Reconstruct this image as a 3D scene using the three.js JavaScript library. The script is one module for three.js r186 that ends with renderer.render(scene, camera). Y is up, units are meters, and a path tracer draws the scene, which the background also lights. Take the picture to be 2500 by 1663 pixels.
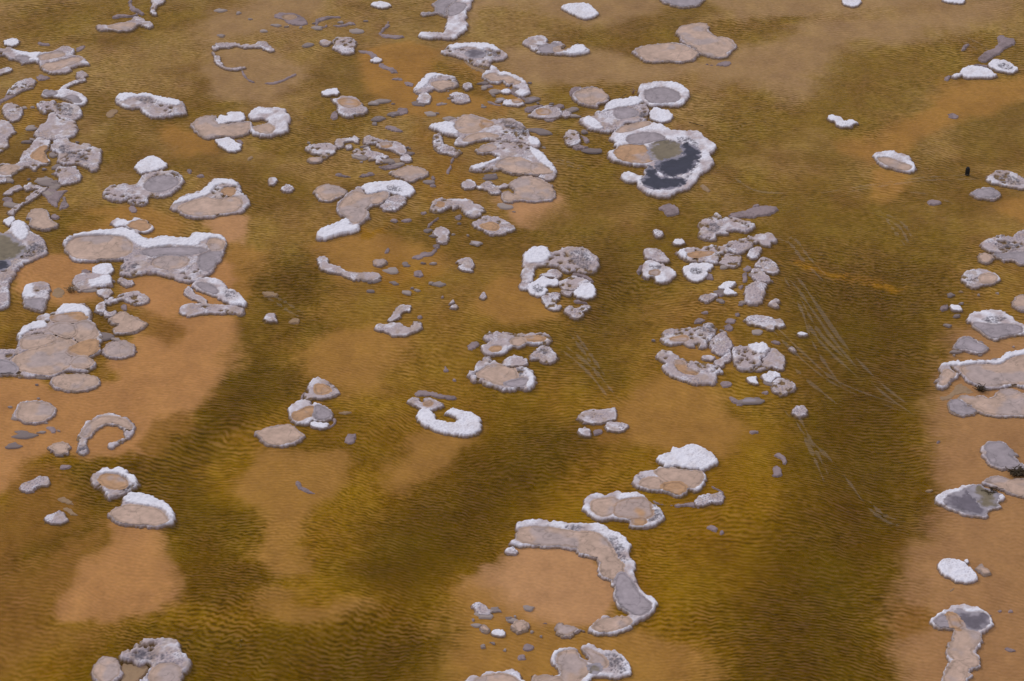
import * as THREE from 'three';
import { mergeGeometries } from 'three/addons/utils/BufferGeometryUtils.js';

// ---------- camera, sky, sun, exposure ----------
const EYE = 84, PITCH = THREE.MathUtils.degToRad(34), FOV = 17;         // metres above the water, degrees
const scene = new THREE.Scene();
const camera = new THREE.PerspectiveCamera(FOV, 2500 / 1663, 1, 9000);
camera.position.set(0, EYE, 0);
camera.lookAt(0, EYE - Math.sin(PITCH), -Math.cos(PITCH));
const renderer = new THREE.WebGLRenderer();
renderer.toneMapping = THREE.LinearToneMapping;
renderer.toneMappingExposure = 1.0;
renderer.shadowMap.enabled = true;

const SW = 256, SH = 128, skyData = new Float32Array(SW * SH * 4);       // a bright, even overcast
for (let j = 0; j < SH; j++) {
  const el = Math.sin(((j + 0.5) / SH - 0.5) * Math.PI), up = Math.max(el, 0);
  const L = 0.62 * (0.72 + 0.28 * up);
  for (let i = 0; i < SW; i++) skyData.set(el < 0 ? [0.16, 0.12, 0.08, 1] : [L * 0.965, L * 0.965, L * 1.10, 1], (j * SW + i) * 4);
}
const sky = new THREE.DataTexture(skyData, SW, SH, THREE.RGBAFormat, THREE.FloatType);
sky.mapping = THREE.EquirectangularReflectionMapping; sky.magFilter = sky.minFilter = THREE.LinearFilter; sky.needsUpdate = true;
scene.background = sky; scene.environment = sky;

const sun = new THREE.DirectionalLight(new THREE.Color(1, 0.965, 0.93), 1.2);
sun.position.set(-95, 92, -215); sun.target.position.set(0, 0, -132); sun.castShadow = true; sun.shadow.radius = 22;
Object.assign(sun.shadow.camera, { left: -90, right: 90, top: 90, bottom: -90, near: 1, far: 400 }); sun.shadow.mapSize.set(2048, 2048);
scene.add(sun, sun.target);

// ---------- helpers ----------
const hash = (i, j) => { let h = Math.imul(i, 374761393) ^ Math.imul(j, 668265263); h = Math.imul(h ^ (h >>> 13), 1274126177); return ((h ^ (h >>> 16)) >>> 0) / 4294967296; };
function noise(x, y) {                                                   // value noise, 0..1
  const i = Math.floor(x), j = Math.floor(y), a = x - i, b = y - j, u = a * a * (3 - 2 * a), v = b * b * (3 - 2 * b);
  return (hash(i, j) * (1 - u) + hash(i + 1, j) * u) * (1 - v) + (hash(i, j + 1) * (1 - u) + hash(i + 1, j + 1) * u) * v;
}
const fbm = (x, y, n = 3) => { let s = 0, a = 0.5, t = 0; for (let k = 0; k < n; k++) { s += a * noise(x, y); t += a; x = x * 2.03 + 17.3; y = y * 2.03 - 9.1; a *= 0.5; } return s / t; };
function cells(x, y) {                                                   // distance to the closest of scattered points
  const i = Math.floor(x), j = Math.floor(y); let m = 9;
  for (let q = -1; q < 2; q++) for (let p = -1; p < 2; p++) m = Math.min(m, Math.hypot(i + p + hash(i + p, j + q) - x, j + q + hash(j + q + 71, i + p) - y));
  return m;
}
const clamp = (x, a = 0, b = 1) => Math.min(b, Math.max(a, x));
const smooth = (a, b, x) => { const t = clamp((x - a) / (b - a)); return t * t * (3 - 2 * t); };
const mix = (a, b, t) => a + (b - a) * t;
const mix3 = (a, b, t) => [mix(a[0], b[0], t), mix(a[1], b[1], t), mix(a[2], b[2], t)];
const TAN = Math.tan(THREE.MathUtils.degToRad(FOV / 2)), CP = Math.cos(PITCH), SP = Math.sin(PITCH);
function ground(px, py, y = 0) {                                         // the place seen at a point of the 2500 x 1663 picture, at height y
  const a = (px / 1250 - 1) * TAN * 2500 / 1663, b = (1 - py / 831.5) * TAN;
  const dy = -SP + b * CP, dz = -CP - b * SP, t = (y - EYE) / dy;
  return [a * t, dz * t];
}
const closed = (pts, n) => new THREE.CatmullRomCurve3(pts.map(([x, z]) => new THREE.Vector3(x, 0, z)), true, 'centripetal').getPoints(pts.length * n).slice(0, -1).map((p) => [p.x, p.z]);
function inside(poly, x, z) {                                            // signed distance to a closed outline, positive within
  let d = 1e9, w = false;
  for (let i = 0, j = poly.length - 1; i < poly.length; j = i++) {
    const [ax, az] = poly[i], [bx, bz] = poly[j], ex = bx - ax, ez = bz - az, t = clamp(((x - ax) * ex + (z - az) * ez) / (ex * ex + ez * ez + 1e-12));
    const qx = ax + ex * t - x, qz = az + ez * t - z; d = Math.min(d, qx * qx + qz * qz);
    if ((az > z) !== (bz > z) && x < ax + (z - az) / (bz - az) * ex) w = !w;
  }
  return w ? Math.sqrt(d) : -Math.sqrt(d);
}
const used = {};
const numbered = (name) => { const n = used[name] = (used[name] ?? -1) + 1; return n ? `${name}_${String(n).padStart(3, '0')}` : name; };
function add(o, name, data) { o.name = numbered(name); Object.assign(o.userData, data); o.traverse((m) => { if (m.isMesh) m.castShadow = m.receiveShadow = true; }); scene.add(o); return o; }
function byteMap(size, fill, srgb) {
  const a = new Uint8Array(size * size * 4);
  for (let j = 0; j < size; j++) for (let i = 0; i < size; i++) { const c = fill(i, j), k = (j * size + i) * 4; a[k] = c[0]; a[k + 1] = c[1]; a[k + 2] = c[2]; a[k + 3] = 255; }
  const t = new THREE.DataTexture(a, size, size, THREE.RGBAFormat, THREE.UnsignedByteType);
  if (srgb) t.colorSpace = THREE.SRGBColorSpace;
  t.magFilter = t.minFilter = THREE.LinearFilter; t.wrapS = t.wrapT = THREE.MirroredRepeatWrapping; t.needsUpdate = true;
  return t;
}
const enc = (l) => 255 * clamp(l <= 0.0031308 ? 12.92 * l : 1.055 * Math.pow(l, 1 / 2.4) - 0.055);

// ---------- lake bed ----------
// Shoals of sediment and weed beds as outlines in picture points (scaled to 2357 x 1568); kind, softness in metres, outline.
const BED = `
bay 1.0|0,880 60,870 120,905 230,890 250,830 300,800 330,740 360,650 410,690 415,725 490,728 553,722 552,800 530,850 480,905 440,945 400,1010 330,1048 200,1050 100,1060 60,1100 -60,1150 -60,880
sand 1.2|520,560 600,570 640,620 600,660 560,720 545,660
peach .8|1185,1262 1270,1262 1352,1268 1400,1310 1425,1370 1432,1420 1370,1440 1290,1430 1190,1440 1110,1400 1088,1350 1130,1310
sand 1.5|1040,1400 1120,1330 1180,1400 1330,1440 1480,1450 1560,1480 1640,1560 1660,1640 960,1640 985,1560 1010,1480
bay .7|255,1200 320,1208 395,1208 400,1300 395,1400 330,1420 230,1420 150,1410 155,1340 200,1280 240,1240
rust 2.6|20,1190 110,1190 260,1180 200,1280 150,1340 140,1420 300,1430 210,1490 60,1540 -80,1600 -80,1200
sand 1.2|590,1035 650,1022 720,1040 790,1050 800,1090 760,1130 700,1160 690,1220 700,1290 712,1340 650,1350 620,1290 595,1220 560,1150 558,1090
shelf 1.6|2170,880 2357,860 2520,900 2520,1700 2030,1700 2045,1568 2070,1450 2090,1350 2105,1240 2130,1120 2150,1000
shelf 1.8|2190,760 2300,770 2430,760 2430,900 2150,940 2155,840
pale 1.6|1640,150 1760,100 1900,50 2100,30 2357,-10 2200,70 2000,110 1900,150 1850,220 1800,260 1730,200 1650,200
pale 1.2|1110,30 1200,10 1340,50 1490,30 1540,-20 1100,-40 1085,70
pale 1.2|1140,120 1220,115 1300,125 1380,120 1460,140 1600,145 1700,150 1560,180 1400,190 1290,200 1200,185
pale 1.0|490,110 560,110 640,125 690,160 675,210 610,245 520,240 480,190
sand 1.2|1110,660 1150,640 1200,650 1250,690 1300,715 1290,745 1200,748 1120,742 1095,700
peach .8|1170,452 1270,458 1310,500 1290,530 1200,530 1160,490
sand 1.3|965,1000 1030,1002 1095,1003 1070,1045 1010,1090 960,1130 905,1130 890,1090 930,1050
sand 1.6|1500,870 1560,850 1640,880 1700,980 1680,1040 1600,1060 1480,1020 1400,990 1430,930
sand 1.0|2020,390 2095,408 2075,445 2020,470 1985,470 1990,420
sand 1.6|2180,165 2357,175 2400,215 2280,260 2180,300 2080,350 1980,380 1930,330 2010,290 2120,240
sand 1.2|240,480 330,470 400,500 440,520 380,560 280,540 160,545 190,500
sand 1.0|400,290 450,310 500,340 490,365 420,355 380,320
sand 1.8|770,770 870,765 960,780 920,840 900,890 820,900 740,880 700,820
pale 1.4|470,60 560,10 640,-20 760,-20 700,60 560,80 500,100
sand 1.3|590,1382 720,1388 850,1395 880,1410 740,1425 600,1405
pale 1.4|1640,-20 2000,-30 2300,-20 2100,20 1880,30 1720,60
sand 1.4|700,560 780,540 900,560 1010,580 990,650 860,640 760,660 720,600
sand 1.0|860,110 960,90 1000,160 960,240 860,200
sand 1.3|850,160 1000,150 1120,170 1200,240 1080,270 900,260
peach .7|470,505 560,498 570,530 510,560
bay 1.0|60,600 170,590 260,640 220,690 110,700 40,660
bay .9|330,640 440,645 470,600 530,600 540,660 520,700 400,720 300,700
sand 1.0|1560,770 1660,760 1700,840 1600,830
sand 1.2|2300,450 2420,450 2420,530 2290,490
olive 2.4|1640,360 1760,410 1900,420 2040,480 2150,500 2230,560 2200,650 2180,740 2140,860 2135,1000 2110,1140 2095,1240 2070,1360 2040,1480 2000,1640 1700,1640 1650,1460 1690,1340 1760,1240 1830,1160 1840,1050 1800,960 1830,880 1820,760 1790,640 1800,560 1700,470
olive 1.8|1290,480 1420,530 1600,540 1560,640 1480,720 1420,800 1430,880 1330,880 1290,800 1380,700 1380,560 1180,560 1220,510
olive 1.4|600,590 700,580 745,620 730,700 760,770 640,790 570,760 620,680
olive 2.0|1120,1040 1250,970 1340,1000 1310,1060 1200,1180 1180,1260 1060,1330 900,1360 760,1330 800,1260 900,1180 1010,1110
olive 1.3|565,740 640,800 660,840 720,900 640,950 560,980 500,1020 430,1080 500,1140 570,1190 600,1280 640,1360 560,1390 410,1390 404,1210 330,1130 330,1060 400,1015 460,940 530,850
olive 2.0|440,1470 600,1440 800,1430 1010,1400 1000,1500 950,1640 440,1640
olive 1.6|220,1500 330,1440 440,1460 440,1640 200,1640
olive 1.8|1730,200 1850,240 1950,130 2150,90 2250,70 2400,110 2340,180 2170,190 2050,280 1950,330 1880,300 1780,330 1650,330 1650,240
olive 1.2|1240,60 1400,80 1560,70 1660,90 1500,110 1330,90
olive 1.0|1640,60 1760,40 1860,40 1760,90 1690,110
olive 1.0|1260,230 1300,190 1420,190 1470,200 1450,240 1380,250 1340,290 1270,270
olive 1.0|730,230 860,230 850,300 760,320 700,310
olive 1.2|590,330 720,310 730,350 650,370
olive 1.0|390,300 420,250 520,240 600,240 460,270
olive .9|1000,150 1100,190 1140,240 1060,210 980,180
olive 1.2|1250,290 1400,320 1400,440 1300,470 1290,380
olive 1.4|1540,450 1680,500 1620,560 1480,560
olive 1.2|220,370 310,360 320,300 250,290 235,330
olive 1.0|230,510 180,530 110,540 120,500
olive 1.0|120,740 40,760 0,840 40,800 90,720 240,700 250,770 200,720
olive 1.4|200,1080 330,1070 340,1130 250,1170 120,1230 60,1300 160,1250 220,1200 180,1130
olive 2.0|0,60 120,10 320,10 450,40 330,80 220,70 60,110
deep 3.2|1840,640 1960,620 2120,660 2120,800 2100,960 2090,1120 2050,1280 2010,1440 1980,1640 1760,1640 1750,1480 1800,1340 1880,1220 1900,1080 1860,980 1890,860
deep 2.4|1150,1060 1250,1000 1310,1010 1260,1090 1180,1160 1120,1240 1000,1300 860,1330 860,1290 960,1210 1060,1130
deep 2.0|560,830 650,840 640,900 560,950 500,1000 460,1040 440,1020 500,930
deep 2.0|1330,560 1440,580 1420,700 1360,760 1330,680
deep 1.6|620,620 700,620 710,690 640,700
deep 1.8|1000,1470 960,1568 860,1620 700,1600 760,1520 900,1480
ochre 1.0|30,240 90,180 190,200 140,240 60,300 20,330
ochre 1.0|960,280 1010,340 1100,470 980,480 960,400
ochre 1.0|880,600 1000,610 1000,680 900,690
ochre .5|1825,612 1880,609 1930,622 2000,640 2060,655 1990,650 1930,633 1870,624
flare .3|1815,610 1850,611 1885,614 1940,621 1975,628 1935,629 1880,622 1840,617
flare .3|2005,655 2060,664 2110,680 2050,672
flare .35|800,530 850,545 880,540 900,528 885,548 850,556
rust 1.2|0,1130 80,1090 200,1110 180,1160 40,1200
rust 1.2|110,1310 160,1250 240,1200 160,1330 110,1400 60,1400
rust .9|2090,1410 2150,1420 2150,1480 2090,1480
rust 1.0|330,720 410,740 400,790 340,760
rust .9|1340,1000 1420,980 1470,1010 1390,1040
rust .8|330,1030 400,960 430,1000 340,1050`;
const TONE = { flare: [0.44, 0.225, 0.01], deep: [0.145,0.082,0.0], bay: [0.66,0.345,0.145], sand: [0.51,0.275,0.072], peach: [0.68,0.385,0.2], shelf: [0.545,0.305,0.15], pale: [0.50,0.325,0.165], olive: [0.198,0.112,0.0], ochre: [0.40,0.205,0.01], rust: [0.36,0.185,0.035] };  // calm tones made pinker: sky reflection painted into the bed colour
const DEEP = { flare: 0.1, deep: 0.2, bay: 0.08, sand: 0.09, peach: 0.07, shelf: 0.08, pale: 0.1, olive: 0.17, ochre: 0.12, rust: 0.1 }, CALM = { flare: 0.4, deep: -0.2, bay: 0.93, sand: 0.8, peach: 0.97, shelf: 0.93, pale: 0.8, olive: -0.25, ochre: 0.15, rust: 0.5 };
const shoals = BED.trim().split('\n').map((line) => {
  const [head, list] = line.split('|'), [kind, soft] = head.split(' ');
  const poly = closed(list.split(' ').map((p) => p.split(',').map(Number)).map(([x, y]) => ground(x * 1.0607, y * 1.0607, -0.25)), 4);
  const xs = poly.map((p) => p[0]), zs = poly.map((p) => p[1]), m = +soft * 1.6 + 1;
  return { kind, soft: +soft, blur: /olive|deep|pale|ochre/.test(kind) ? 1.05 : 0.62, poly, box: [Math.min(...xs) - m, Math.max(...xs) + m, Math.min(...zs) - m, Math.max(...zs) + m] };
});
// The surveyed square of the lake: colour, depth and stillness of the water on a grid of 0.2 m.
const X0 = -54, Z0 = -194, SIDE = 108, N = 540;
const survey = new Float32Array((N + 1) * (N + 1) * 5);
for (let j = 0; j <= N; j++) for (let i = 0; i <= N; i++) {
  const x = X0 + i / N * SIDE, z = Z0 + j / N * SIDE;
  const wx = x + (fbm(x * 0.35, z * 0.35) - 0.5) * 2.6 + (fbm(x * 1.7 + 40, z * 1.3) - 0.5) * 0.9, wz = z + (fbm(x * 0.35 + 80, z * 0.35) - 0.5) * 2.6 + (fbm(x * 1.7, z * 1.3 + 33) - 0.5) * 0.9;
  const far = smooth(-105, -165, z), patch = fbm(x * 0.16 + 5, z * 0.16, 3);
  let c = mix3(mix3([0.355,0.195,0.006], [0.42,0.265,0.085], far), [0.198,0.112,0.0], smooth(0.48, 0.7, patch) * 0.55), d = 0.12, s = 0.12;  // far bed carries a lavender sky sheen painted into its colour
  for (const a of shoals) {
    if (x < a.box[0] || x > a.box[1] || z < a.box[2] || z > a.box[3]) continue;
    const k = smooth(-a.soft * a.blur, a.soft * a.blur * 0.85, inside(a.poly, wx, wz)) * (a.kind === 'peach' ? 0.95 : a.kind === 'ochre' ? 0.5 : a.kind === 'deep' ? 0.6 : 0.88);
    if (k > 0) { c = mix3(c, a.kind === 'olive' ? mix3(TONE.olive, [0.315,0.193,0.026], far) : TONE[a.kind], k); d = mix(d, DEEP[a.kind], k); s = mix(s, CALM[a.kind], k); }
  }
  survey.set([...c, d, s], (j * (N + 1) + i) * 5);
}
function surveyed(x, z, ch) {
  const mirror = (t) => { t = ((t % 2) + 2) % 2; return (t > 1 ? 2 - t : t) * N; };
  const u = mirror((x - X0) / SIDE), v = mirror((z - Z0) / SIDE), i = Math.min(N - 1, Math.floor(u)), j = Math.min(N - 1, Math.floor(v)), a = u - i, b = v - j, at = (p, q) => survey[(q * (N + 1) + p) * 5 + ch];
  return mix(mix(at(i, j), at(i + 1, j), a), mix(at(i, j + 1), at(i + 1, j + 1), a), b);
}
// One wave field: short-crested wind ripples about 0.45 m apart whose direction wanders.
function ripple(x, z) {
  const px = (fbm(x * 0.09, z * 0.09, 2) - 0.5) * 14, pz = (fbm(x * 0.11 + 31, z * 0.11 + 7, 2) - 0.5) * 9;
  const along = x * 0.97 + z * 0.2 + px * 0.3, across = z * 0.98 - x * 0.2 + pz * 0.45;
  const ph = across * 2 * Math.PI / 0.29 + 5 * noise(along * 2.1, across * 0.9) + 3 * noise(along * 4.4 + 9, across * 2);
  const a = Math.sin(ph), f = noise(along * 3.4, across * 5) + noise(along * 6 + 7, across * 8.2 + 3) - 1, gust = 0.55 + 0.9 * noise(along * 0.22, across * 0.3 + 5);
  return gust * (0.55 * (a > 0 ? Math.sqrt(a) * 0.9 : a) * (0.25 + 1.0 * noise(along * 2.2 + 3, across * 2.1)) + 0.66 * f);
}
const MAP = 2048;
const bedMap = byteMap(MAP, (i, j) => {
  const x = X0 + (i + 0.5) / MAP * SIDE, z = Z0 + (j + 0.5) / MAP * SIDE, s = surveyed(x, z, 4), rough = clamp(1 - s);
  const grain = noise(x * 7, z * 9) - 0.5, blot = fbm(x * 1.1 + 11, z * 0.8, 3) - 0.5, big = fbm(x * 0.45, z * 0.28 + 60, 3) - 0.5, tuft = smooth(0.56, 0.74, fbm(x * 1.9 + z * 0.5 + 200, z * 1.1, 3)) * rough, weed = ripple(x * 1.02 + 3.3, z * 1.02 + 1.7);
  const g = 1 + grain * 0.16 + blot * 0.3 + big * 0.2 - tuft * 0.05, w = clamp(weed * rough, -0.8, 0.8), t = 1 + w * 0.58, hue = blot * 0.3 * rough; // weed: light and dark of the water ripples, painted into the bed colour
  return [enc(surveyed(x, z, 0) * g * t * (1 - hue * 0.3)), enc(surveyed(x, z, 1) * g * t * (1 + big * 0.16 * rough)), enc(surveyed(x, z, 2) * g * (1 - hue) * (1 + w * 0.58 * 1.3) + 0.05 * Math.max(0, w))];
}, true);
const waveMap = byteMap(MAP, (i, j) => {
  const x = X0 + (i + 0.5) / MAP * SIDE, z = Z0 + (j + 0.5) / MAP * SIDE, a = clamp(1 - surveyed(x, z, 4), 0.03, 1.2);
  const h = 127 + 100 * clamp(a * ripple(x, z), -1.2, 1.2); return [h, h, h];
});
function sheet(lines, height) {                                          // one sheet to the horizon, finer where it is seen
  const xs = lines, n = xs.length, pos = [], uv = [], index = [];
  for (const z of xs) for (const x of xs) { const gx = x, gz = z - 140; pos.push(gx, height(gx, gz), gz); uv.push((gx - X0) / SIDE, (gz - Z0) / SIDE); }
  for (let j = 0; j < n - 1; j++) for (let i = 0; i < n - 1; i++) { const a = j * n + i; index.push(a, a + n, a + 1, a + 1, a + n, a + n + 1); }
  const g = new THREE.BufferGeometry(); g.setAttribute('position', new THREE.Float32BufferAttribute(pos, 3)); g.setAttribute('uv', new THREE.Float32BufferAttribute(uv, 2)); g.setIndex(index); g.computeVertexNormals();
  return g;
}
const fine = []; for (let t = -60; t <= 60; t += 0.5) fine.push(t);
const coarse = [80, 120, 200, 400, 900, 2000, 5000], reach = [...coarse.map((t) => -t).reverse(), ...fine, ...coarse];
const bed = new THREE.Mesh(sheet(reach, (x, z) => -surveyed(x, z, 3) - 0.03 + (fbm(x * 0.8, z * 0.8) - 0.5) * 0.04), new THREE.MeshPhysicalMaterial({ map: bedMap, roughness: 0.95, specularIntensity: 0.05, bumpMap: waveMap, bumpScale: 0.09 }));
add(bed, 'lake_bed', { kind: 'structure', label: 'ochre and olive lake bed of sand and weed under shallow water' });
const water = new THREE.Mesh(sheet([-5000, -400, -60, 60, 400, 5000], () => 0), new THREE.MeshPhysicalMaterial({ color: new THREE.Color(0xf2eee6), transmission: 1, thickness: 0, roughness: 0.06, ior: 1.36, specularIntensity: 0.24, bumpMap: waveMap, bumpScale: 0.05 }));
add(water, 'water', { kind: 'structure', label: 'clear shallow brine with small wind ripples and still patches' });

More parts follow.
